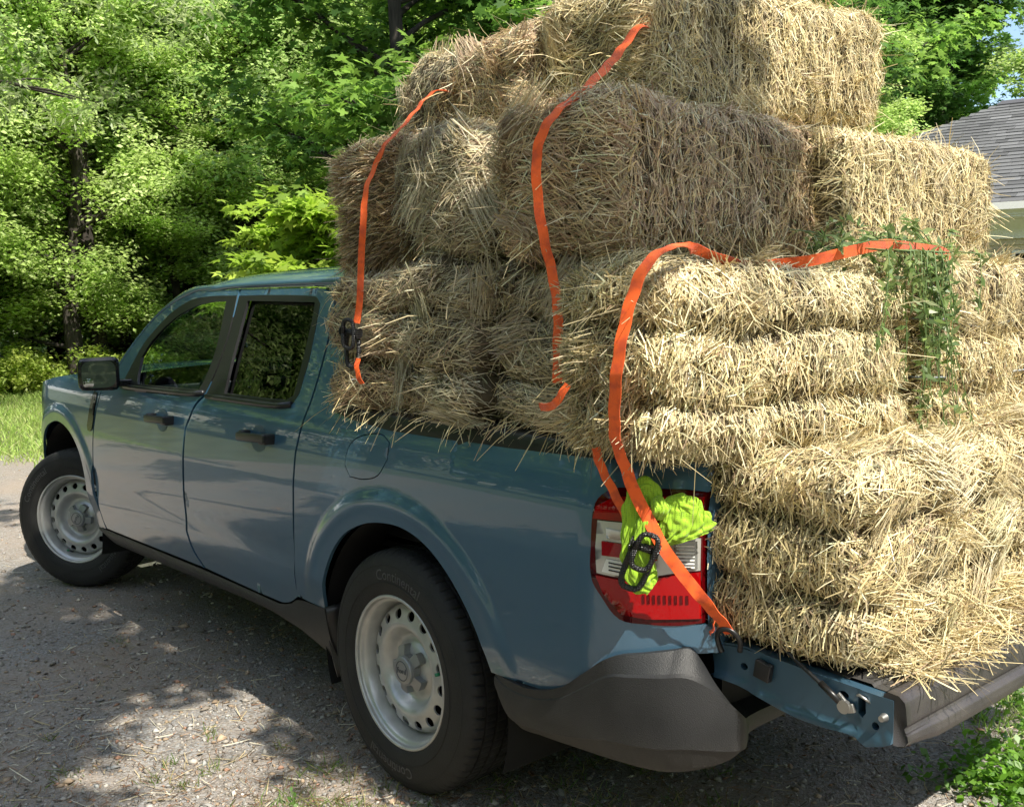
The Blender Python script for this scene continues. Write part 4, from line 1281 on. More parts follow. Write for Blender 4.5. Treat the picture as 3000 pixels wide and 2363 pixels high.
# top layer
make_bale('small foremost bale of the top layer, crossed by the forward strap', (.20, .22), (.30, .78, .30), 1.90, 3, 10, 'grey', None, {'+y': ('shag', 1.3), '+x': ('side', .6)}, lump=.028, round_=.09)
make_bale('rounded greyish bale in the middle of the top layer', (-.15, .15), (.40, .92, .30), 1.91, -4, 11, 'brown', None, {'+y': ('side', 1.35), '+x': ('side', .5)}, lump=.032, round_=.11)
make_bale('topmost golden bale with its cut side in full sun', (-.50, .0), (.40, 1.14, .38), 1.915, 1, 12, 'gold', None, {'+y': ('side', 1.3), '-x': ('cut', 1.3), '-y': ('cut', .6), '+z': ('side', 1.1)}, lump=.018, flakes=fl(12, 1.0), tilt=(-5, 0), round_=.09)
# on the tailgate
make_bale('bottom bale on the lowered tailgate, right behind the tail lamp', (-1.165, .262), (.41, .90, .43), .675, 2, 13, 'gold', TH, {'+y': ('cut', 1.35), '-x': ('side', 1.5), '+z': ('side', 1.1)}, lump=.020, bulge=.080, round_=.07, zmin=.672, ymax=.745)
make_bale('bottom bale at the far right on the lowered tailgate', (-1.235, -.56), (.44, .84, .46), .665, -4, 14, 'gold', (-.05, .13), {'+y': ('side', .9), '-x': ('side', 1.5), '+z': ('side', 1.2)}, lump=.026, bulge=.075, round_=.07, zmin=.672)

# ------------------------------------------------------------------ loose straw
def loose(name, label, n, pts_fn, seed, tone='gold', Lr=(.05, .16), up_=.15):
    g = np.random.default_rng(seed)
    P = pts_fn(g, n)
    D = norm(np.c_[g.normal(size=(n, 2)), g.normal(0, up_, n)])
    L = g.uniform(*Lr, n)
    V, Q, T = blades(P - D * L[:, None] * .5, D, norm(np.cross(D, np.array([0, 0, 1.]) + g.normal(0, .6, (n, 3)))), L, g.uniform(.0016, .0032, n), g.normal(0, .1, (n, 3)), hay_tone(g, n, tone))
    o = obj(name, npmesh(name, V, Q, T), M['straw'])
    return tag(o, label, 'straw', None, 'stuff')
def pile(g, n):
    x = -1.44 + g.normal(0, .035, n).clip(-.06, .2); y = g.uniform(-.72, .62, n)
    hgt = np.interp(y, [-.72, .1, .3, .5, .62], [.13, .10, .06, .025, .012])
    z = .680 + hgt * g.random(n) ** 1.5 * (1 - ((x + 1.30) / -.30).clip(0, 1) * .7)
    return np.c_[x + g.random(n) ** 2 * .10, y, z]
loose('loose_straw', 'loose stalks spilling over the tailgate edge below the bales', 2700, pile, 31, 'gold', (.06, .20), .22)
def railstraw(g, n):
    x = g.uniform(-.80, .33, n); y = .86 + g.normal(0, .03, n); z = 1.115 + g.random(n) * .02
    return np.c_[x, y, z]
g = np.random.default_rng(77)
n = 260
P = railstraw(g, n)
D = norm(np.c_[g.normal(0, .6, n), g.uniform(.2, 1., n), g.normal(-.35, .35, n)])
L = g.uniform(.03, .11, n)
V, Q, T = blades(P + np.array([0, -.02, .012]), D, norm(np.cross(D, g.normal(size=(n, 3)))), L, g.uniform(.0015, .003, n), g.normal(0, .12, (n, 3)) + np.array([0, 0, -.25]), hay_tone(g, n, 'pale'))
tag(obj('hanging_straw', npmesh('hanging_straw', V, Q, T), M['straw']), 'straw hanging from under the bales over the side rail of the bed', 'straw', None, 'stuff')

# ------------------------------------------------------------------ straps
OR = M['strap']
s1 = ribbon('tie_down_strap', [(.07, .50, 2.04), (.07, .62, 2.072), (.07, .675, 2.045), (.072, .715, 2.003), (.066, .775, 1.945), (.058, .835, 1.893), (.10, .845, 1.835), (.097, .880, 1.765), (.096, .892, 1.68), (.106, .895, 1.595), (.101, .905, 1.508), (.095, .915, 1.44), (.09, .93, 1.385)],
            [(1, 0, .1)] * 6 + [(1, .2, .1)] * 2 + [(.6, 1, 0)] * 5, .019, OR)
tag(s1, 'forward orange strap running down to a black ratchet beside the cab', 'strap', 'orange tie-down straps')
def ratchet_part(c, ax_u, ax_v, sc, parent):
    """webbing ratchet: drum, two side plates and a bent handle with grip pattern"""
    c = Vector(c); u = Vector(ax_u).normalized(); v = Vector(ax_v).normalized(); w = u.cross(v)
    def at(a, b, d): return c + (u * a + v * b + w * d) * sc
    def loop(a0, b0, la, lb, d):
        pts = []
        for i in range(20):
            t = 2 * math.pi * i / 20
            cs, sn = math.cos(t), math.sin(t)
            pts.append(at(a0 + la * abs(cs) ** .6 * (1 if cs > 0 else -1), b0 + lb * abs(sn) ** .6 * (1 if sn > 0 else -1), d))
        return pts + [pts[0]]
    tube('ratchet_handle', loop(0, -.045, .030, .062, .022), .0085 * sc, M['ratchet'], parent, 10)
    tube('ratchet_frame', loop(-.004, .012, .026, .050, -.004), .0075 * sc, M['ratchet'], parent, 10)
    tube('ratchet_drum', [at(-.034, .018, .012), at(.034, .018, .012)], .012 * sc, M['ratchet'], parent, 14)
    for s in (-1, 1):
        pts = [at(s * .036, .018 + .020 * math.sin(a), .012 + .020 * math.cos(a)) for a in np.linspace(0, 2 * math.pi, 15)[:-1]]
        p2 = [p + u * .004 * s * sc for p in pts]
        V = pts + p2; k = len(pts)
        F = [tuple(range(k)), tuple(range(k, 2 * k))[::-1]] + [(i, (i + 1) % k, k + (i + 1) % k, k + i) for i in range(k)]
        obj('ratchet_gear', pymesh('ratchet_gear', V, F, False), M['metal'] if False else M['ratchet'], parent)
ratchet_part((.105, .950, 1.345), (.95, .25, .1), (-.05, 0, 1), .82, s1)
ribbon('strap_tail', [(.08, .935, 1.285), (.08, .94, 1.25), (.08, .925, 1.21)], [(1, .4, 0)] * 3, .016, OR, s1)
s2 = ribbon('tie_down_strap', [(-.60, .44, 2.09), (-.685, .57, 2.112), (-.700, .645, 2.055), (-.712, .70, 2.008), (-.728, .77, 1.957), (-.733, .84, 1.905), (-.726, .892, 1.870), (-.712, .925, 1.826), (-.696, .935, 1.770), (-.694, .932, 1.675), (-.706, .925, 1.58), (-.722, .915, 1.499), (-.738, .915, 1.42), (-.742, .92, 1.34), (-.745, .925, 1.255)],
            [(1, 0, .3)] * 3 + [(1, .1, .5)] * 3 + [(1, .35, 0)] * 9, .025, OR)
tag(s2, 'middle orange strap from the topmost bale down the shaded side of the stack', 'strap', 'orange tie-down straps')
ribbon('strap_tail', [(-.845, .99, 1.262), (-.83, 1.0, 1.232), (-.80, .995, 1.212), (-.75, .985, 1.205)], [(1, .1, .3), (.6, .2, 1), (.2, .3, 1), (0, .3, 1)], .018, OR, s2)
s3 = ribbon('tie_down_strap', [(-1.04, -.30, 1.500), (-1.135, -.10, 1.546), (-1.145, .067, 1.556), (-1.145, .25, 1.560), (-1.10, .45, 1.525), (-1.04, .62, 1.512), (-1.07, .80, 1.535), (-1.088, .93, 1.546), (-1.080, .995, 1.512), (-1.068, 1.022, 1.455), (-1.052, 1.035, 1.38), (-1.034, 1.035, 1.30), (-1.008, 1.015, 1.218), (-.992, .995, 1.153), (-.985, .960, 1.096), (-.985, .930, 1.035), (-1.002, .905, .975), (-1.022, .882, .915), (-1.042, .845, .856), (-1.060, .812, .808), (-1.078, .772, .755), (-1.094, .742, .712)],
            [(-.3, 0, 1)] * 5 + [(-.5, 0, .8), (-.9, 0, .4)] + [(1, .1, .1)] * 1 + [(1, .2, .1)] * 6 + [(1, .6, .2), (.8, .8, .2), (.7, .8, .3)] + [(.6, .8, .3)] * 3 + [(1, .7, .6)] * 2, .027, OR)
for p in ():
    pass
tag(s3, 'rear orange strap over the bale end, past the tail lamp to the hook', 'strap', 'orange tie-down straps')
ribbon('strap_second_leg', [(-.87, .93, 1.12), (-.88, .925, 1.08), (-.905, .915, 1.03), (-.935, .908, .98), (-.965, .90, .93)], [(1, .3, .4)] * 5, .022, OR, s3)
ratchet_part((-.995, .920, .900), (.75, .60, .30), (-.36, -.15, 1), .82, s3)
hk = [(-1.085, .752, .716), (-1.098, .722, .700), (-1.092, .705, .676), (-1.078, .700, .664)]
tube('strap_hook', catmull([(-1.070, .742, .664), (-1.062, .748, .695), (-1.075, .755, .718), (-1.096, .748, .722), (-1.112, .735, .700), (-1.108, .728, .672)], False, 5, 999), .0062, M['cable'], s3, 10)
ribbon('strap_loop', [(-1.045, .752, .700), (-1.05, .745, .72), (-1.046, .742, .738)], [(1, -1, 0)] * 3, .02, OR, s3)

# ------------------------------------------------------------------ lime cloth tied to the ratchet
def cloth():
    g = random.Random(3)
    bm = bmesh.new()
    # frame on the lamp: u to the right as seen, v up, w outwards
    u = Vector((-.62, -.78, .0)).normalized(); v = Vector((0, 0, 1)); w = Vector((-.78, .62, .0)).normalized()
    K = Vector((-.988, .868, 1.000))
    def lobe(ctrl, widths, seed, flat=.35):
        P = catmull(ctrl, False, 9, 999); Wd = catmull([(x, 0) for x in widths], False, 9, 999)
        rows = []; n = 56
        for i, (p, q) in enumerate(zip(P, Wd)):
            p = Vector(p); d = Vector(P[min(i + 1, len(P) - 1)]) - Vector(P[max(i - 1, 0)]); d.normalize()
            a = d.cross(w).normalized(); b = a.cross(d)
            row = []
            for k in range(n):
                t = 2 * math.pi * k / n
                fold = abs(math.sin(4 * t + seed + i * .12)) * .34 + abs(math.sin(7 * t - i * .17 + seed * 2)) * .20 + .10 * math.sin(3 * t + i * .5) + .10 * math.sin(i * .9 + seed + t)
                rr = q[0] * .78 * (.78 + fold)
                row.append(bm.verts.new(p + a * math.cos(t) * rr + b * math.sin(t) * rr * flat))
            rows.append(row)
        for a_, b_ in zip(rows, rows[1:]):
            for k in range(n): bm.faces.new((a_[k], a_[(k + 1) % n], b_[(k + 1) % n], b_[k]))
        bm.faces.new(rows[0][::-1]); bm.faces.new(rows[-1])
    def pt(a, b, c=0.): return tuple(K + u * a * .68 + v * b * .95 + w * c)
    # positions relative to the knot
    lobe([pt(.0, .0, .01), pt(-.015, .035, .012), pt(-.045, .04, .01), pt(-.060, .0, .005), pt(-.066, -.07, .0), pt(-.058, -.13, .0), pt(-.035, -.175, .0), pt(-.010, -.19, .0)], [.012, .022, .026, .030, .032, .034, .036, .022], 1, .45)
    lobe([pt(-.01, -.01, .012), pt(-.030, -.03, .022), pt(-.040, -.075, .022), pt(-.035, -.12, .018), pt(-.015, -.15, .014)], [.014, .024, .026, .024, .010], 4, .5)
    lobe([pt(.0, -.002, .010), pt(.025, -.008, .014), pt(.055, -.022, .012), pt(.088, -.042, .006), pt(.105, -.066, .0), pt(.112, -.080, .0)], [.012, .030, .048, .060, .064, .052], 2, .30)
    lobe([pt(.02, .0, .014), pt(.06, .004, .014), pt(.100, -.004, .010), pt(.130, -.022, .006)], [.012, .022, .028, .020], 6, .5)
    lobe([pt(-.004, .022, .018), pt(.006, .0, .030), pt(.0, -.026, .020)], [.010, .022, .010], 3, .8)
    o = bmobj('mesh_cloth', bm, M['cloth'], None, True, 80)
    ss = o.modifiers.new('s', 'SUBSURF'); ss.levels = ss.render_levels = 1
    tag(o, 'lime green mesh cloth knotted round the ratchet in front of the tail lamp', 'cloth')
cloth()

# ------------------------------------------------------------------ ground
def sheet(name, outline, z, m, sp=1.5, wob=0):
    V, F = cdt(outline, [], sp)
    me = pymesh(name, [(x, y, z) for x, y in V], [tuple(int(i) for i in f) for f in F], False)
    bm = bmesh.new(); bm.from_mesh(me)
    for f in bm.faces:
        if f.normal.z < 0: f.normal_flip()
    bm.to_mesh(me); bm.free()
    return tag(obj(name, me, m), None, None, None, 'structure')
M['soil'] = add_noise(mat('lawn_soil', (.08, .09, .03), .95), 2.2, (.085, .095, .04), (.14, .16, .07), bump=.6, bscale=30, coord='Object')
def gravel_mat():
    m = mat('gravel', (.12, .11, .10), .9)
    t, n, l, b = nodes(m)
    co = n.new('ShaderNodeTexCoord')
    def vor(sc):
        v = n.new('ShaderNodeTexVoronoi'); v.inputs['Scale'].default_value = sc; l.new(co.outputs['Object'], v.inputs['Vector']); return v
    v1 = vor(120); v2 = vor(260)
    sep = n.new('ShaderNodeSeparateColor'); l.new(v1.outputs['Color'], sep.inputs[0])
    r = n.new('ShaderNodeValToRGB'); e = r.color_ramp.elements
    e[0].position = 0; e[0].color = (.135, .125, .114, 1); e[1].position = 1; e[1].color = (.38, .365, .345, 1)
    for p, c in ((.25, (.21, .187, .163)), (.5, (.26, .25, .243)), (.7, (.28, .238, .195)), (.85, (.265, .27, .272))):
        q = e.new(p); q.color = (*c, 1)
    l.new(sep.outputs[0], r.inputs[0])
    nz = n.new('ShaderNodeTexNoise'); nz.inputs['Scale'].default_value = 1.3; nz.inputs['Detail'].default_value = 8
    l.new(co.outputs['Object'], nz.inputs['Vector'])
    r2 = n.new('ShaderNodeValToRGB'); r2.color_ramp.elements[0].position = .38; r2.color_ramp.elements[1].position = .64
    l.new(nz.outputs['Fac'], r2.inputs[0])
    mx_ = n.new('ShaderNodeMixRGB'); mx_.inputs[2].default_value = (.33, .26, .20, 1)
    mul = n.new('ShaderNodeMath'); mul.operation = 'MULTIPLY'; mul.inputs[1].default_value = .65
    l.new(r2.outputs[0], mul.inputs[0]); l.new(mul.outputs[0], mx_.inputs[0]); l.new(r.outputs[0], mx_.inputs[1])
    l.new(mx_.outputs[0], b.inputs['Base Color'])
    ad = n.new('ShaderNodeMath'); ad.operation = 'ADD'; l.new(v1.outputs['Distance'], ad.inputs[0]); l.new(v2.outputs['Distance'], ad.inputs[1])
    bp = n.new('ShaderNodeBump'); bp.invert = True; bp.inputs['Strength'].default_value = .8; bp.inputs['Distance'].default_value = .005
    l.new(ad.outputs[0], bp.inputs['Height']); l.new(bp.outputs[0], b.inputs['Normal'])
    return m
M['gravel'] = gravel_mat()
ring = [(300 * math.cos(a), 300 * math.sin(a)) for a in np.linspace(0, 2 * math.pi, 49)[:-1]]
sheet('lawn', ring, -.025, M['soil'], 60)
drive_o = catmull([(-9, -1.3), (-4, -1.0), (-1.9, -.75), (-.6, -1.15), (2, -1.9), (5, -1.7), (7.6, -1.1), (8.5, -.1), (8.9, 1.6), (8.2, 3.6), (6, 5.2), (1, 5.8), (-4, 5.9), (-9, 6.2)], True, 8, 400)
sheet('driveway', drive_o, 0, M['gravel'], .8)

def pebbles():
    g = np.random.default_rng(5); n = 105000
    r = g.gamma(1.7, 1.7, n); a = g.uniform(0, 2 * np.pi, n)
    x = -.9 + r * np.cos(a); y = 1.5 + r * np.sin(a) * .8
    k = (x < 8.4) & (y > -1.4) & (y < 5) & (x > -2.6)
    x = x[k]; y = y[k]; n = len(x)
    O = np.array([(1, 0, 0), (0, 1, 0), (-1, 0, 0), (0, -1, 0), (0, 0, 1), (0, 0, -1), ], float)
    F = np.array([(0, 1, 4), (1, 2, 4), (2, 3, 4), (3, 0, 4), (1, 0, 5), (2, 1, 5), (3, 2, 5), (0, 3, 5)])
    s = g.gamma(2.3, .0015, n).clip(.0014, .017)
    far = np.hypot(x + 2.4, y - 2.5); s *= (1 + .10 * far)
    sc = s[:, None, None] * np.stack([g.uniform(.8, 1.5, n), g.uniform(.6, 1.1, n), g.uniform(.3, .7, n)], 1)[:, None, :]
    V = O[None] * g.uniform(.75, 1.25, (n, 6, 3)) * sc + g.normal(0, .08, (n, 6, 3)) * s[:, None, None]
    t = g.uniform(0, 6.28, n); c, q = np.cos(t)[:, None], np.sin(t)[:, None]
    tl = g.normal(0, .3, (n, 1))
    X = V[:, :, 0] * c - V[:, :, 1] * q; Y = V[:, :, 0] * q + V[:, :, 1] * c; Z = V[:, :, 2] + X * tl
    V = np.stack([X + x[:, None], Y + y[:, None], Z + s[:, None] * .22], 2)
    pal = np.array((2.15, 2.02, 1.88)) * np.array([(.16, .155, .145), (.135, .137, .138), (.18, .178, .17), (.10, .092, .082), (.15, .12, .09), (.27, .26, .24), (.135, .145, .15), (.16, .10, .075)])
    T = pal[g.choice(8, n, p=[.24, .14, .14, .14, .20, .02, .06, .06])] * g.normal(1, .18, (n, 1)).clip(.5, 1.6)
    me = npmesh('gravel_stones', V.reshape(-1, 3), (F[None] + np.arange(n)[:, None, None] * 6).reshape(-1, 3), np.repeat(T, 6, 0))
    tag(obj('gravel_stones', me, M['stone']), 'small grey and brown stones lying loose over the driveway', 'gravel', None, 'stuff')
pebbles()
def litter(name, label, n, pal, Lr, wr, seed, cx=-.7, cy=1.7, rs=1.5, lim=None, cat='plant litter'):
    g = np.random.default_rng(seed)
    r = g.gamma(1.8, rs, n); a = g.uniform(0, 6.28, n)
    x = cx + r * np.cos(a); y = cy + r * np.sin(a) * .8
    pk = wnoise(np.c_[x, y, x * 0], 1.2, seed, 2)
    k = (y > -1.3) & (y < 5) & (x < 8.3) & (x > -2.6) & (pk > g.uniform(-1.2, 1.0, n))
    x = x[k]; y = y[k]; n = len(x)
    P = np.c_[x, y, g.uniform(.002, .010, n)]
    D = norm(np.c_[g.normal(size=(n, 2)), g.normal(0, .10, n)])
    L = g.uniform(*Lr, n)
    pal = np.array(pal); T = pal[g.integers(0, len(pal), n)] * g.normal(1, .2, (n, 1)).clip(.5, 1.6)
    W = norm(np.cross(D, np.array([0, 0, 1.]) + g.normal(0, .4, (n, 3))))
    V, Q, T = blades(P - D * L[:, None] * .5, D, W, L, g.uniform(*wr, n), np.c_[g.normal(0, .2, (n, 2)), g.uniform(0, .06, n)], T)
    tag(obj(name, npmesh(name, V, Q, T), M['straw']), label, cat, None, 'stuff')
litter('pine_needles', 'brown pine needles and bits of dead leaf scattered on the driveway', 60000, [(.20, .10, .05), (.14, .08, .045), (.26, .17, .10), (.09, .06, .04)], (.012, .05), (.0012, .0034), 11)
litter('straw_litter', 'pale straw bits dropped on the driveway round the truck', 7000, [(.50, .42, .26), (.42, .34, .2), (.60, .55, .42)], (.02, .11), (.0018, .0038), 12, -.2, 1.4, 1.2)

def grass_patch(name, label, pts, h, wd, seed, pal, cat='grass', lean=.35):
    g = np.random.default_rng(seed); n = len(pts)
    P = np.c_[pts, np.full(n, -.005)] if pts.shape[1] == 2 else pts
    D = norm(np.c_[g.normal(0, lean, (n, 2)), np.ones(n)])
    L = g.uniform(*h, n); pal = np.array(pal)
    T = pal[g.integers(0, len(pal), n)] * g.normal(1, .18, (n, 1)).clip(.5, 1.6)
    W = norm(np.cross(D, g.normal(size=(n, 3))))
    V, Q, T = blades(P, D, W, L, g.uniform(*wd, n), np.c_[g.normal(0, .3, (n, 2)), np.full(n, -.12)], T)
    o = obj(name, npmesh(name, V, Q, T), M['grass'])
    return tag(o, label, cat, None, 'stuff') if label else o
GP = [(.18, .30, .06), (.24, .36, .08), (.13, .22, .045), (.32, .36, .14)]
g = np.random.default_rng(21)
n = 90000
px = 7.3 + 14 * g.random(n) ** 1.2; py = g.uniform(-6.5, 4, n) - (px - 8) * .05
k = (px > 8.0 + .35 * np.sin(py * 3.1) + g.normal(0, .25, n)) & (py < 3.5)
grass_patch('lawn_grass', 'sunlit lawn grass beyond the driveway, in front of the woods', np.c_[px, py][k], (.05, .15), (.004, .011), 22, [(.30, .42, .10), (.36, .48, .13), (.22, .34, .07), (.42, .46, .18)])
n = 26000
px = g.uniform(-2.4, 3, n); py = -.62 - 5 * g.random(n) ** 1.5
k = (py < -.80 + .20 * np.sin(px * 4) + .12 * np.sin(px * 9) + g.normal(0, .07, n))
grass_patch('right_lawn_grass', 'short grass on the shaded and sunlit ground behind the tailgate', np.c_[px, py][k], (.03, .10), (.002, .006), 23, GP)
def tufts(name, label, spots, seed, per=60, h=(.02, .07), sp=.02, pal=GP, wd=(.0015, .0035)):
    g = np.random.default_rng(seed); pts = []
    for x, y, s in spots:
        m = int(per * s); pts.append(np.c_[x + g.normal(0, sp * s, m), y + g.normal(0, sp * s, m)])
    return grass_patch(name, label, np.concatenate(pts), h, wd, seed, pal, 'grass', .6)
sp_ = []
gg = random.Random(9)
for _ in range(85):
    x = gg.gauss(-.35, .65); y = gg.gauss(1.05, .33)
    if y < .95 and abs(x) < .35: continue
    sp_.append((x, y, gg.uniform(.4, 1.5)))
for _ in range(120): sp_.append((gg.uniform(-1.8, .3), gg.uniform(.1, 1.3), gg.uniform(.4, 1.2)))
sp_ += [(1.03, 1.98, .8), (.72, 1.82, .8), (.3, 1.6, .6), (.55, 1.4, .6), (1.1, 1.55, .4), (.12, 1.55, 1.0)]
tufts('grass_tufts', 'thin grass tufts growing through the gravel near the rear wheel', sp_, 24, 34, (.015, .06), .028, [(.12, .20, .04), (.20, .24, .08), (.30, .27, .13), (.09, .15, .03)])

# ------------------------------------------------------------------ foliage
LEAFS = {
    'greenleaf': (np.array([(0, 0, 0), (.17, .42, .03), (0, 1, -.06), (-.17, .42, .03)]), np.array([(0, 1, 2, 3)])),
    'oval': (np.array([(0, 0, 0), (.30, .42, .04), (0, 1, -.06), (-.30, .42, .04)]), np.array([(0, 1, 2, 3)])),
    'narrow': (np.array([(0, 0, 0), (.13, .40, .02), (0, 1, -.12), (-.13, .40, .02)]), np.array([(0, 1, 2, 3)])),
    'maple': (np.array([(0, .12, 0), (.16, .0, .02), (.52, .10, -.05), (.26, .30, .02), (.58, .62, -.06), (.16, .56, .02), (0, 1.05, -.08), (-.16, .56, .02), (-.58, .62, -.06), (-.26, .30, .02), (-.52, .10, -.05), (-.16, .0, .02)]),
              np.array([(0, 1, 2, 3), (0, 3, 4, 5), (0, 5, 6, 7), (0, 7, 8, 9), (0, 9, 10, 11)])),
}
def leaves(P, nrm, size, shape, tone, g):
    A, F = LEAFS[shape]; n = len(P); k = len(A)
    N = norm(nrm); t = norm(np.cross(N, g.normal(size=(n, 3)))); b = np.cross(N, t)
    S_ = size[:, None, None]
    V = P[:, None, :] + (t[:, None, :] * A[None, :, 0:1] + b[:, None, :] * A[None, :, 1:2] + N[:, None, :] * A[None, :, 2:3]) * S_
    Q = (F[None] + np.arange(n)[:, None, None] * k).reshape(-1, 4)
    return V.reshape(-1, 3), Q, np.repeat(tone, k, 0)
def tubes_np(lines, seg=6):
    Vs = []; Fs = []; o = 0
    for pts, rad in lines:
        v, f = tubeV(pts, rad, seg, cap=False)
        Vs += [tuple(p) for p in v]; Fs += [tuple(i + o for i in q) for q in f]; o += len(v)
    return Vs, Fs
def make_tree(name, label, cat, loc, H, seed, rt=.16, z0=1.0, rad=2.2, leaf='oval', size=(.07, .12), pal=((.10, .22, .04),), nl=26, per=130, cr=.42, group=None, droop=.0, lean=(0, 0), flat=.62, az=None):
    r = random.Random(seed); g = np.random.default_rng(seed)
    root = thing(name, label, cat, group, loc)
    lines = []
    trunk = [Vector((lean[0] * (i / 7) ** 2 * H + .12 * math.sin(i * 1.3 + seed), lean[1] * (i / 7) ** 2 * H + .12 * math.cos(i * 1.7 + seed), H * .97 * i / 7 - (.1 if i == 0 else 0))) for i in range(8)]
    lines.append((trunk, [rt * (1.25 if i == 0 else 1) * (1 - .88 * i / 7) for i in range(8)]))
    centres = []
    for k in range(nl):
        zt = z0 + (H * .96 - z0) * ((k + r.random()) / nl)
        f = zt / (H * .97) * 7; i = min(6, int(f)); base = trunk[i].lerp(trunk[i + 1], f - i)
        rel = (zt - z0) / (H - z0)
        R_ = rad * (1 - .75 * max(0, rel - .35) / .65) * r.uniform(.65, 1.1) * (1 if rel > .1 else .85)
        a = r.uniform(0, 6.283) if az is None else r.uniform(*az); el = R(r.uniform(5, 35) + rel * 25)
        d = Vector((math.cos(a) * math.cos(el), math.sin(a) * math.cos(el), math.sin(el)))
        pts = [base]
        for s in range(1, 6):
            d = (d + Vector((r.gauss(0, .12), r.gauss(0, .12), r.gauss(.0, .10) - droop * .15))).normalized()
            pts.append(pts[-1] + d * R_ / 5)
        r0 = rt * .33 * (1 - rel * .6)
        lines.append((pts, [r0 * (1 - .8 * s / 5) for s in range(6)]))
        for s in range(2, 6):
            centres.append(pts[s])
            for _ in range(2):
                dd = (d + Vector((r.gauss(0, .8), r.gauss(0, .8), r.gauss(.1, .4)))).normalized()
                e = pts[s] + dd * r.uniform(.3, .75) * R_ / 2.2
                if s % 2 == 0: lines.append(([pts[s], pts[s].lerp(e, .5) + Vector((0, 0, .03)), e], [r0 * .35, r0 * .22, r0 * .08]))
                centres.append(e)
    V, F = tubes_np(lines)
    obj('trunk', pymesh('trunk', V, F), M['bark'], root)
    C = np.array([tuple(c) for c in centres]); m = len(C)
    pal = np.array(pal)
    ct = pal[g.integers(0, len(pal), m)] * g.normal(1, .14, (m, 1)).clip(.6, 1.4)
    n = m * per; idx = np.repeat(np.arange(m), per)
    off = norm(g.normal(size=(n, 3))) * (g.random((n, 1)) ** .45) * cr * np.repeat(g.uniform(.6, 1.25, (m, 1)), per, 0)
    off[:, 2] *= flat
    off += .10 * g.normal(size=(n, 3)) * cr
    off[:, 2] -= droop * (off[:, 0] ** 2 + off[:, 1] ** 2) * 1.2
    P = C[idx] + off
    nr = np.c_[g.normal(0, .45, (n, 2)), np.full(n, .9)] + off * .8
    if droop: nr = nr + g.normal(0, .5, (n, 3))
    T = ct[idx] * g.normal(1, .16, (n, 1)).clip(.5, 1.6)
    V, Q, T = leaves(P, nr, g.uniform(*size, n), leaf, T, g)
    obj('crown', npmesh('crown', V, Q, T), M['leaf'], root)
    return root
def copy_tree(src, label, loc, rz, sc, group=None):
    o = src.copy(); COL.objects.link(o); o.location = loc; o.rotation_euler = (0, 0, rz); o.scale = (sc[0], sc[0], sc[1])
    if label: o['label'] = label
    if group: o['group'] = group
    for ch in src.children:
        c = ch.copy(); COL.objects.link(c); c.parent = o
    return o
YG = ((.38, .51, .14), (.46, .58, .20), (.29, .42, .11), (.50, .60, .26))
MG = ((.26, .40, .12), (.32, .45, .14), (.20, .32, .09), (.39, .50, .20))
DG = ((.10, .20, .045), (.13, .25, .05), (.08, .16, .035), (.22, .36, .07))
WG = 'trees of the woods beyond the lawn'
WL = 'leafy deciduous tree in the woods beyond the lawn and wire fence'
def ray(px, t, z=0):   # ground position seen at a heading (measured in thousandths right of the view centre)
    a = .7095 + px
    return (-2.44 + t * math.cos(a), 2.52 - t * math.sin(a), z)
tA = make_tree('broadleaf_tree', WL, 'tree', ray(-.44, 21), 11.0, 1, .17, .9, 2.7, 'oval', (.08, .13), YG, 40, 105, .50, WG)
tB = make_tree('broadleaf_tree', WL, 'tree', ray(-.335, 22.5), 12.0, 2, .13, 1.0, 2.8, 'oval', (.08, .13), MG, 40, 105, .50, WG)
tC = make_tree('broadleaf_tree', WL, 'tree', ray(-.25, 20.5), 10.0, 3, .14, .8, 2.4, 'oval', (.07, .12), YG, 38, 110, .44, WG)
tD = make_tree('broadleaf_tree', WL, 'tree', ray(-.16, 21.5), 12.0, 4, .15, 1.2, 3.0, 'oval', (.09, .14), MG, 40, 105, .55, WG)
rr = random.Random(4)
for a, t, src in ((-.52, 20, tB), (-.385, 19.5, tC), (-.295, 24, tD), (-.20, 24, tA), (-.10, 20, tA), (-.05, 23, tC), (.02, 22, tB), (.09, 20, tD), (.16, 23, tA),
                  (-.56, 27, tA), (-.48, 27, tD), (-.41, 28, tB), (-.34, 29, tA), (-.27, 28, tB), (-.19, 29, tD), (-.12, 28, tC), (-.04, 29, tB), (.04, 28, tA), (.12, 29, tD), (.22, 27, tB), (.32, 29, tA)):
    s = rr.uniform(.9, 1.15); copy_tree(src, WL, ray(a, t), rr.uniform(0, 6.28), (s, s * rr.uniform(.95, 1.2)), WG)
for k in range(17):
    a_ = -.60 + k * .058 + rr.uniform(-.015, .015)
    copy_tree(tC if k % 3 else tA, 'low leafy tree in the front row of the woods beyond the lawn', ray(a_, rr.uniform(20.0, 21.5)), rr.uniform(0, 6.28), (rr.uniform(.8, .95), rr.uniform(.5, .68)), 'low trees in the front row of the woods')
copy_tree(tA, 'low leafy tree in the front row of the woods beyond the lawn', ray(-.398, 18.9), 2.2, (.85, .85), 'low trees in the front row of the woods')
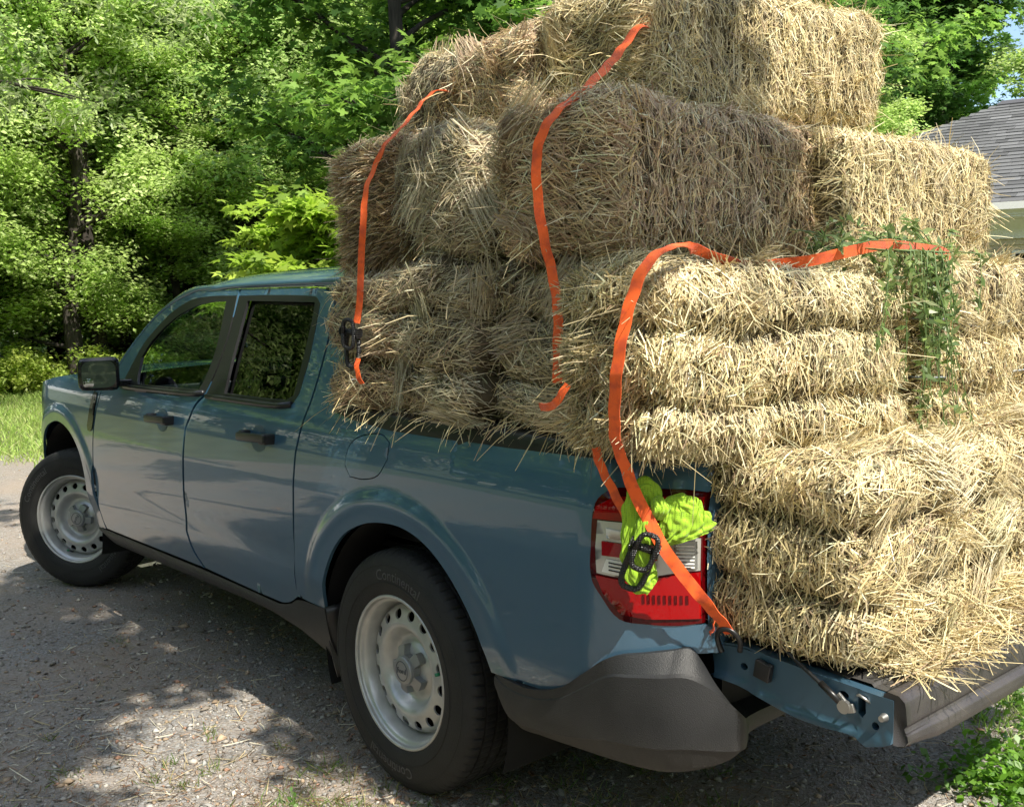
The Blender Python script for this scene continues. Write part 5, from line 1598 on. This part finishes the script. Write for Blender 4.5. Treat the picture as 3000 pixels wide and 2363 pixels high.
# near trees
make_tree('oak_tree', 'tall narrow-leaved oak whose drooping boughs fill the upper left corner', 'tree', ray(-.70, 15.0), 13, 11, .24, 2.8, 5.6, 'narrow', (.10, .17), ((.30, .38, .15), (.38, .45, .22), (.22, .31, .10)), 44, 95, .60, None, .5)
make_tree('maple_tree', 'maple with leaves darkened to look backlit, rising behind the top of the hay', 'tree', ray(-.105, 13.5), 11, 12, .16, 2.4, 2.9, 'maple', (.11, .17), DG, 30, 44, .55, None)  # dark palette paints this crown and the next as backlit
make_tree('maple_tree', 'maple with a thick dark trunk seen just left of the topmost bale', 'tree', ray(.085, 13.0), 12, 13, .22, 3.0, 3.2, 'maple', (.11, .17), DG, 30, 44, .55, None)
make_tree('maple_sapling', 'young bright yellow-green maple behind the cab roof', 'tree', ray(-.180, 9.6), 2.18, 14, .035, 1.1, 1.0, 'maple', (.09, .15), ((.30, .42, .06), (.38, .48, .08), (.24, .36, .05)), 18, 22, .26, None, flat=.2)
make_tree('shade_maple', 'large dense maple standing behind the house roof at upper right', 'tree', ray(.285, 25), 14, 15, .30, 1.6, 4.1, 'maple', (.12, .19), DG, 40, 52, .62, None)
make_tree('broadleaf_tree', 'dark tree between the topmost bale and the house roof', 'tree', ray(.20, 18.5), 11.5, 16, .20, 1.6, 3.4, 'maple', (.12, .18), DG, 40, 55, .60, None)
make_tree('maple_tree', 'maple crown straight above the house roof, its edge against the open sky', 'tree', ray(.395, 28), 12.5, 17, .22, 1.4, 2.6, 'maple', (.14, .22), DG, 40, 55, .62, None)
copy_tree(tC, 'small pale green tree above the roof ridge at the right edge', ray(.50, 26), 1.1, (1.15, .90))
# trees on the near side of the drive: outside the frame, mirrored in paint and glass
k = 0
a_ = -.68
while a_ > -4.9:
    src = (tA, tB, tC, tD)[k % 4]; t_ = (rr.uniform(15.5, 18.5) if k % 2 else rr.uniform(20, 24)) * (1 if a_ > -2.6 else 1.25)
    sc_ = rr.uniform(.9, 1.1)
    copy_tree(src, 'deciduous tree of the woods round the drive, outside the frame', ray(a_, t_), rr.uniform(0, 6.28), (sc_ * 1.15, sc_ * .95), 'trees of the woods outside the frame')
    a_ -= rr.uniform(.05, .075); k += 1
for x, y, src, sc_ in ((-17, -4.5, tA, 1.0), (-9, 13.5, tD, 1.)):
    copy_tree(src, 'deciduous tree behind the camera', (x, y, 0), rr.uniform(0, 6.28), (sc_, sc_), 'trees behind the camera')
# the far wood as one mass
g = np.random.default_rng(40); n = 60000
a = g.uniform(-.75, .75, n) + .7095 ; t = g.uniform(32, 44, n); z = 15 * g.random(n) ** .9
P = np.c_[-2.44 + t * np.cos(a), 2.52 - t * np.sin(a), z * (1 + .12 * np.sin(a * 23))]
V, Q, T = leaves(P, g.normal(size=(n, 3)) + np.array([0, 0, .8]), g.uniform(.35, .75, n), 'oval', np.array(MG)[g.integers(0, 4, n)] * g.normal(1.1, .25, (n, 1)).clip(.5, 1.6), g)
k = (a < .7095 + .40)
tag(obj('far_woods', npmesh('far_woods', V.reshape(n, 4, 3)[k].reshape(-1, 3), np.arange(4 * k.sum()).reshape(-1, 4), T.reshape(n, 4, 3)[k].reshape(-1, 3)), M['leaf']), 'deep wood behind the front trees', 'woods', None, 'stuff')
# undergrowth: bright weeds along the wood's edge, darker shrubs behind
def shrubs(name, label, spots, seed, pal, size=(.05, .10), per=90, cr=.22, shape='oval'):
    g = np.random.default_rng(seed); C = np.array(spots); m = len(C); n = m * per; idx = np.repeat(np.arange(m), per)
    off = norm(g.normal(size=(n, 3))) * g.random((n, 1)) ** .5 * cr; off[:, 2] *= 1.1
    P = C[idx] + off; P[:, 2] = np.abs(P[:, 2])
    T = np.array(pal)[g.integers(0, len(pal), m)][idx] * g.normal(1, .2, (n, 1)).clip(.5, 1.5)
    V, Q, T = leaves(P, np.c_[g.normal(0, .6, (n, 2)), np.full(n, .8)], g.uniform(*size, n), shape, T, g)
    return tag(obj(name, npmesh(name, V, Q, T), M['leaf']), label, 'undergrowth', None, 'stuff')
sp1 = []
for _ in range(420):
    a = rr.uniform(-.60, -.30); t = rr.uniform(18.2, 20.0); p = ray(a, t); hgt = rr.uniform(.1, .75) * (.6 + .4 * math.sin(a * 60) ** 2)
    sp1.append((p[0], p[1], hgt))
shrubs('weeds', 'bright yellow-green weeds along the edge of the woods', sp1, 51, ((.40, .50, .10), (.46, .54, .13), (.32, .42, .09)), (.05, .10), 70, .17)
sp2 = []
for _ in range(500):
    a = rr.uniform(-.6, .45); t = rr.uniform(20.5, 27); p = ray(a, t); sp2.append((p[0], p[1], rr.uniform(.1, 1.9)))
shrubs('brush', 'dark brushwood on the floor of the woods', sp2, 52, DG, (.08, .14), 60, .45)
sp3 = []
for _ in range(130):
    x = rr.uniform(-1.9, 1.5); y = -.86 - 1.3 * rr.random() ** 1.4
    sp3.append((x, y, rr.uniform(.01, .06)))
for _ in range(26): sp3.append((rr.gauss(-1.18, .10), rr.gauss(-.45, .12), .03))
shrubs('clover', 'low broad-leaved weeds and clover on the ground behind the tailgate', sp3, 53, ((.12, .26, .03), (.16, .32, .04), (.09, .20, .03)), (.018, .038), 42, .09)

# overhanging tree that shades the left side of the truck: its trunk stands behind the camera
def overhang():
    root = thing('shade_tree', 'big tree behind the camera shading the gravel and the near side of the truck', 'tree', None, (-6.2, 6.6, 0))
    r = random.Random(21); g = np.random.default_rng(21)
    O = Vector((-6.2, 6.6, 0)); lines = [([Vector((0, 0, -.1)), Vector((.1, 0, 2)), Vector((.3, -.3, 4.2)), Vector((.6, -.6, 6.5)), Vector((.8, -.9, 8.5))], [.34, .27, .23, .16, .08])]
    C = []
    def ok(c):
        s = c.z / SUN.z; gx = c.x - SUN.x * s; gy = c.y - SUN.y * s
        if ((gx - .25) / 1.05) ** 2 + ((gy - 1.10) / .62) ** 2 < 1: return False
        if gx < .05 and gy < 1.7: return False
        if gx > -.2 and gy > .80 and gx < 2.9 and gy < 4.6: return gx > 1.3 or gy > 1.25 or r.random() < .5
        if gx >= 2.9 and gy > .3: return math.sin(gx * 2.6) + math.sin(gy * 2.1 + 1) > .9
        return False
    tries = 0
    while len(C) < 270 and tries < 20000:
        tries += 1
        gx = r.uniform(-.9, 7.5); gy = r.uniform(.75, 4.6); z = r.uniform(5.6, 8.2); s = z / SUN.z
        c = Vector((gx + SUN.x * s, gy + SUN.y * s, z))
        if ok(c): C.append(c)
    # leaf clusters added up the sun ray to shade the hay's upper left
    for gx, gy, gz, q, nn in ((-.80, .62, 1.72, .16, 7), (-.78, .38, 1.74, .12, 3)):
        for _ in range(nn):
            z = r.uniform(5.6, 7.4); s = (z - gz) / SUN.z
            C.append(Vector((gx + r.gauss(0, q) + SUN.x * s, gy + r.gauss(0, q) + SUN.y * s, z)))
    for i in range(26):
        e = C[r.randrange(len(C))] - O; b = Vector((.3, -.3, 4.2)).lerp(Vector((.8, -.9, 8.5)), r.random() * .8)
        m1 = b.lerp(e, .4) + Vector((r.gauss(0, .2), r.gauss(0, .2), .5)); m2 = b.lerp(e, .75) + Vector((0, 0, .3))
        lines.append(([b, m1, m2, e], [.10, .07, .045, .015]))
    V, F = tubes_np(lines); obj('trunk', pymesh('trunk', V, F), M['bark'], root)
    C = np.array([tuple(c - O) for c in C]); m = len(C); per = 120; n = m * per; idx = np.repeat(np.arange(m), per)
    off = norm(g.normal(size=(n, 3))) * g.random((n, 1)) ** .5 * .36; off[:, 2] *= .5
    V, Q, T = leaves(C[idx] + off, np.c_[g.normal(0, .45, (n, 2)), np.full(n, .9)], g.uniform(.09, .14, n), 'oval', np.array(MG)[g.integers(0, 4, n)], g)
    obj('crown', npmesh('crown', V, Q, T), M['leaf'], root)
overhang()

# ------------------------------------------------------------------ wire fence
def fence():
    root = thing('wire_fence', 'thin wire fence on slim metal posts at the far edge of the lawn', 'fence')
    p0 = Vector(ray(-.452, 19.9)); d = Vector((math.sin(.27), math.cos(.27), 0)).normalized()
    d = Vector((.12, -1, 0)).normalized()
    pts = [p0 + d * s for s in (-9, -4.5, 0, 4.6, 9.4, 14)]
    pts[2] = p0
    for p in pts:
        tube('fence_post', [p, p + Vector((.0, .02, .6)), p + Vector((.015, .03, 1.12))], .016, M['post'], root, 6)
    for h in (1.06,):
        L = []
        for a, b in zip(pts, pts[1:]):
            for k in range(6):
                t = k / 6; q = a.lerp(b, t); L.append((q.x, q.y, h - .05 * math.sin(math.pi * t)))
        tube('fence_wire', L, .0045, M['post'], root, 4)
M['post'] = mat('galvanised_post', (.35, .36, .34), .5, .6)
fence()

# ------------------------------------------------------------------ house
def house():
    O = Vector((4.35, -12.14, 0)); e = Vector((.97, .243, 0)).normalized(); v = Vector((.243, -.97, 0)).normalized(); Z = Vector((0, 0, 1))
    def W(a, b, c): return O + e * a + v * b + Z * c
    root = thing('house', 'beige sided house with grey shingle hip roof at the right edge', 'house')
    zg = 2.69; ul, ur = 4.4, -9.0; zr = 4.84; vr = 4.79; ue = .58; D2 = 9.58
    def quadmesh(name, pts, faces, m, par=root, smooth=False):
        return obj(name, pymesh(name, pts, faces, smooth), m, par)
    # roof
    P = [W(ul, 0, zg), W(ur, 0, zg), W(ue, vr, zr), W(ur, vr, zr), W(ul, D2, zg), W(ur, D2, zg)]
    P2 = [p - Z * .05 for p in P]
    roof = quadmesh('roof', P + P2, [(0, 2, 3, 1), (0, 4, 2), (4, 5, 3, 2), (6, 7, 9, 8), (6, 8, 10), (10, 8, 9, 11), (0, 1, 7, 6), (4, 0, 6, 10), (1, 3, 5, 11, 9, 7), (5, 4, 10, 11)], M['shingle'])
    t = Matrix((( e.x, v.x, 0, 0), (e.y, v.y, 0, 0), (0, 0, 1, 0), (0, 0, 0, 1)))
    # shingle courses as real overlapping strips on the front slope
    V = []; F = []; nrow = 30; r = random.Random(6)
    sl = Vector((v.x * vr, v.y * vr, zr - zg)) ; L = sl.length; sd = sl.normalized(); nn = e.cross(sd); nn = nn if nn.z > 0 else -nn
    for i in range(nrow):
        a0 = i / nrow * L; a1 = (i + 1.25) / nrow * L
        a1 = min(a1, L)
        left = ul + (ue - ul) * (i / nrow) - .02
        x = ur + (i % 2) * .15
        while x < left:
            w = r.uniform(.18, .42); x2 = min(x + w, left)
            o = len(V); h = .016 + r.uniform(0, .006)
            b = W(0, 0, zg)
            V += [b + e * x + sd * a0 + nn * h, b + e * (x2 - .006) + sd * a0 + nn * h, b + e * (x2 - .006) + sd * a1 + nn * .003, b + e * x + sd * a1 + nn * .003, b + e * x + sd * a0, b + e * (x2 - .006) + sd * a0]
            F += [(o, o + 1, o + 2, o + 3), (o + 4, o + 5, o + 1, o)]
            x = x2
    me = pymesh('shingles', V, F, False)
    c = me.color_attributes.new('tone', 'FLOAT_COLOR', 'POINT'); arr = np.ones((len(V), 4), np.float32)
    k = np.random.default_rng(3).normal(1, .16, len(V) // 6).clip(.6, 1.5); arr[:, :3] = np.repeat(k, 6)[:, None] * np.array((.115, .116, .120)); c.data.foreach_set('color', arr.ravel())
    obj('shingles', me, M['stone'], roof)
    rc = [W(ue + .1, vr, zr + .03), W(ur, vr, zr + .03)]
    bm = bmesh.new()
    n = (rc[1] - rc[0]).length
    q = [bm.verts.new(p) for p in (W(ue + .12, vr - .16, zr - .045), W(ur, vr - .16, zr - .045), W(ur, vr, zr + .045), W(ue + .05, vr, zr + .045), W(ur, vr + .16, zr - .045), W(ue + .12, vr + .16, zr - .045))]
    bm.faces.new((q[0], q[1], q[2], q[3])); bm.faces.new((q[3], q[2], q[4], q[5]))
    bmobj('ridge_cap', bm, M['ridge'], roof, False)
    def slab(name, a0, a1, b0, b1, c0, c1, m, par=root):
        P = [W(a, b, c) for a in (a0, a1) for b in (b0, b1) for c in (c0, c1)]
        return quadmesh(name, P, [(0, 1, 3, 2), (4, 6, 7, 5), (0, 4, 5, 1), (2, 3, 7, 6), (0, 2, 6, 4), (1, 5, 7, 3)], m, par)
    slab('gutter', ur, ul + .02, -.11, .0, zg - .10, zg + .0, M['white'])
    slab('fascia', ur, ul, .003, .03, zg - .17, zg - .055, M['white'])
    slab('soffit', ur, ul, .03, .50, zg - .20, zg - .172, M['white'])
    slab('frieze_board', ur, ul - .5, .47, .50, zg - .48, zg - .203, M['white'])
    # siding with real laps, leaving the windows
    V = []; F = []
    z = .25
    while z < zg - .48:
        z1 = min(z + .11, zg - .48)
        for a0, a1 in ((ur, -1.02), (-.30, ul - .5)) if (.95 < z < 2.05) else ((ur, ul - .5),):
            o = len(V)
            V += [W(a0, .500, z), W(a1, .500, z), W(a1, .515, z1), W(a0, .515, z1), W(a0, .515, z), W(a1, .515, z)]
            F += [(o, o + 1, o + 2, o + 3), (o + 4, o + 5, o + 1, o)]
        z = z1
    obj('siding', pymesh('siding', V, F, False), M['siding'], root)
    slab('wall', ur, ul - .5, .52, D2 - .5, 0.0, zg - .21, M['siding'])
    slab('foundation', ur, ul - .5, .49, .52, 0, .25, M['concrete'])
    slab('corner_board', ul - .62, ul - .495, .485, .515, .25, zg - .48, M['white'])
    w = slab('window', -1.0, -.32, .50, .515, .98, 2.04, M['white'])
    slab('window_pane', -.95, -.37, .49, .498, 1.03, 1.99, M['blackgloss'], w)
    for a0 in (-1.38, -.28):
        s = slab('shutter', a0, a0 + .32, .47, .50, .96, 2.06, M['shutter'])
        for k in range(14):
            slab('shutter_slat', a0 + .04, a0 + .28, .462, .469, 1.02 + k * .073, 1.02 + k * .073 + .045, M['siding'], s)
    slab('corner_post', .35, .50, .45, .50, .0, zg - .48, M['white'])
M['white'] = mat('white_trim_paint', (.84, .82, .80), .45)
M['siding'] = add_noise(mat('beige_siding', (.60, .50, .34), .6), 3, (.56, .47, .32), (.64, .53, .37))
M['shutter'] = mat('tan_shutter', (.46, .39, .27), .55)
M['concrete'] = add_noise(mat('concrete', (.3, .3, .28), .9), 8, (.24, .24, .23), (.36, .35, .33))
M['shingle'] = add_noise(mat('asphalt_shingle', (.1, .1, .115), .9), 30, (.07, .072, .08), (.13, .132, .145), bump=.4, bscale=120)
M['ridge'] = mat('ridge_shingle', (.07, .07, .08), .9)
house()

# ------------------------------------------------------------------ green weeds hanging from the bales
def greens():
    r = random.Random(8); g = np.random.default_rng(8)
    root = thing('green_weeds', 'fresh green weeds caught under the orange strap and hanging down between two bales', 'weeds', None, (-1.12, .03, 1.54))
    O = Vector((-1.12, .03, 1.54)); lines = []; LP = []; LN = []; LT = []
    for k in range(34):
        y = r.gauss(.09, .085) ; x = -1.165 + r.uniform(-.03, .02)
        L = r.uniform(.12, .36) if r.random() < .7 else r.uniform(.35, .55)
        if abs(y - .08) > .08: L *= .6
        elif k % 6 == 0: L = r.uniform(.45, .58)
        p = Vector((x + .07, y, 1.555)); pts = [p, Vector((x - .01, y + r.gauss(0, .01), 1.545))]
        q = pts[-1]; d = Vector((-.12, r.gauss(0, .25), -1)).normalized()
        for s in range(7):
            d = (d + Vector((r.gauss(0, .06), r.gauss(0, .10), -.25))).normalized()
            q = q + d * L / 7
            if q.x > -1.155: q.x = -1.155 - r.random() * .02
            pts.append(q.copy())
        lines.append(([a - O for a in pts], [.0018 * (1 - .5 * i / 9) for i in range(len(pts))]))
        for a, b in zip(pts[1:], pts[2:]):
            for _ in range(r.randint(2, 5)):
                LP.append(tuple(a.lerp(b, r.random()) - O)); LN.append((r.gauss(-.5, .7), r.gauss(.2, .8), r.gauss(.1, .6)))
    for k in range(44):    # sprays lying along the top, under the strap
        y = r.uniform(-.45, .40); p = Vector((-1.06 + r.gauss(0, .03), y, 1.55 + r.random() * .03))
        d = Vector((r.gauss(-.2, .3), r.choice((-1, 1)) * r.uniform(.5, 1), r.gauss(.1, .25))).normalized(); L = r.uniform(.08, .22)
        pts = [p, p + d * L * .5, p + d * L + Vector((0, 0, -.02))]
        lines.append(([a - O for a in pts], [.0017, .0015, .001]))
        for _ in range(12): LP.append(tuple(p + d * L * r.random() - O)); LN.append((r.gauss(-.4, .4), r.gauss(0, .6), r.gauss(.6, .5)))
    V, F = tubes_np(lines, 4); st = obj('stem', pymesh('stem', V, F), M['stem'], root)
    P = np.array(LP); n = len(P)
    T = np.array([(.14, .22, .07), (.20, .28, .09), (.26, .32, .13), (.11, .17, .06)])[g.integers(0, 4, n)] * g.normal(1, .15, (n, 1))
    V, Q, T = leaves(P, np.array(LN), g.uniform(.014, .040, n), 'greenleaf', T, g)
    obj('foliage', npmesh('foliage', V, Q, T), M['leaf'], root)
M['stem'] = mat('weed_stem', (.10, .16, .05), .6)
greens()

# small plants on the drive
def weed(name, label, x, y, h, seed, flowers=False):
    r = random.Random(seed); g = np.random.default_rng(seed)
    root = thing(name, label, 'weed', None, (x, y, 0)); lines = []; LP = []; LN = []; FL = []
    for k in range(4 if not flowers else 3):
        d = Vector((r.gauss(0, .22), r.gauss(0, .22), 1)).normalized(); p = Vector((r.gauss(0, .008), r.gauss(0, .008), 0)); pts = [p]; L = h * r.uniform(.55, 1)
        for s in range(6):
            d = (d + Vector((r.gauss(0, .10), r.gauss(0, .10), .05))).normalized(); p = p + d * L / 6; pts.append(p)
            for _ in range(3): LP.append(tuple(p + Vector((r.gauss(0, .006), r.gauss(0, .006), 0)))); LN.append((r.gauss(0, 1), r.gauss(0, 1), r.gauss(.4, .5)))
            if flowers and s > 1:
                for _ in range(4): FL.append(tuple(p + Vector((r.gauss(0, .007), r.gauss(0, .007), r.gauss(0, .008)))))
        lines.append((pts, [.0014] * 7))
    V, F = tubes_np(lines, 4); obj('stem', pymesh('stem', V, F), M['stem'] if not flowers else M['twine'], root)
    P = np.array(LP); n = len(P)
    T = np.array([(.12, .24, .05), (.16, .28, .06)])[g.integers(0, 2, n)]
    V, Q, T = leaves(P, np.array(LN), g.uniform(.006, .018, n) * (.5 if flowers else 1), 'oval', T, g)
    obj('foliage', npmesh('foliage', V, Q, T), M['leaf'], root)
    if flowers:
        P = np.array(FL); n = len(P)
        V, Q, T = leaves(P, g.normal(size=(n, 3)), g.uniform(.004, .008, n), 'oval', np.tile([[.5, .44, .40]], (n, 1)), g)
        obj('flowers', npmesh('flowers', V, Q, T), M['leaf'], root)
weed('small_weed', 'upright green weed on the lit gravel in front of the rear wheel', .05, 1.22, .10, 61)
weed('flowering_weed', 'thin weed with pale seed heads in front of the rear tyre', -.30, 1.12, .13, 62, True)
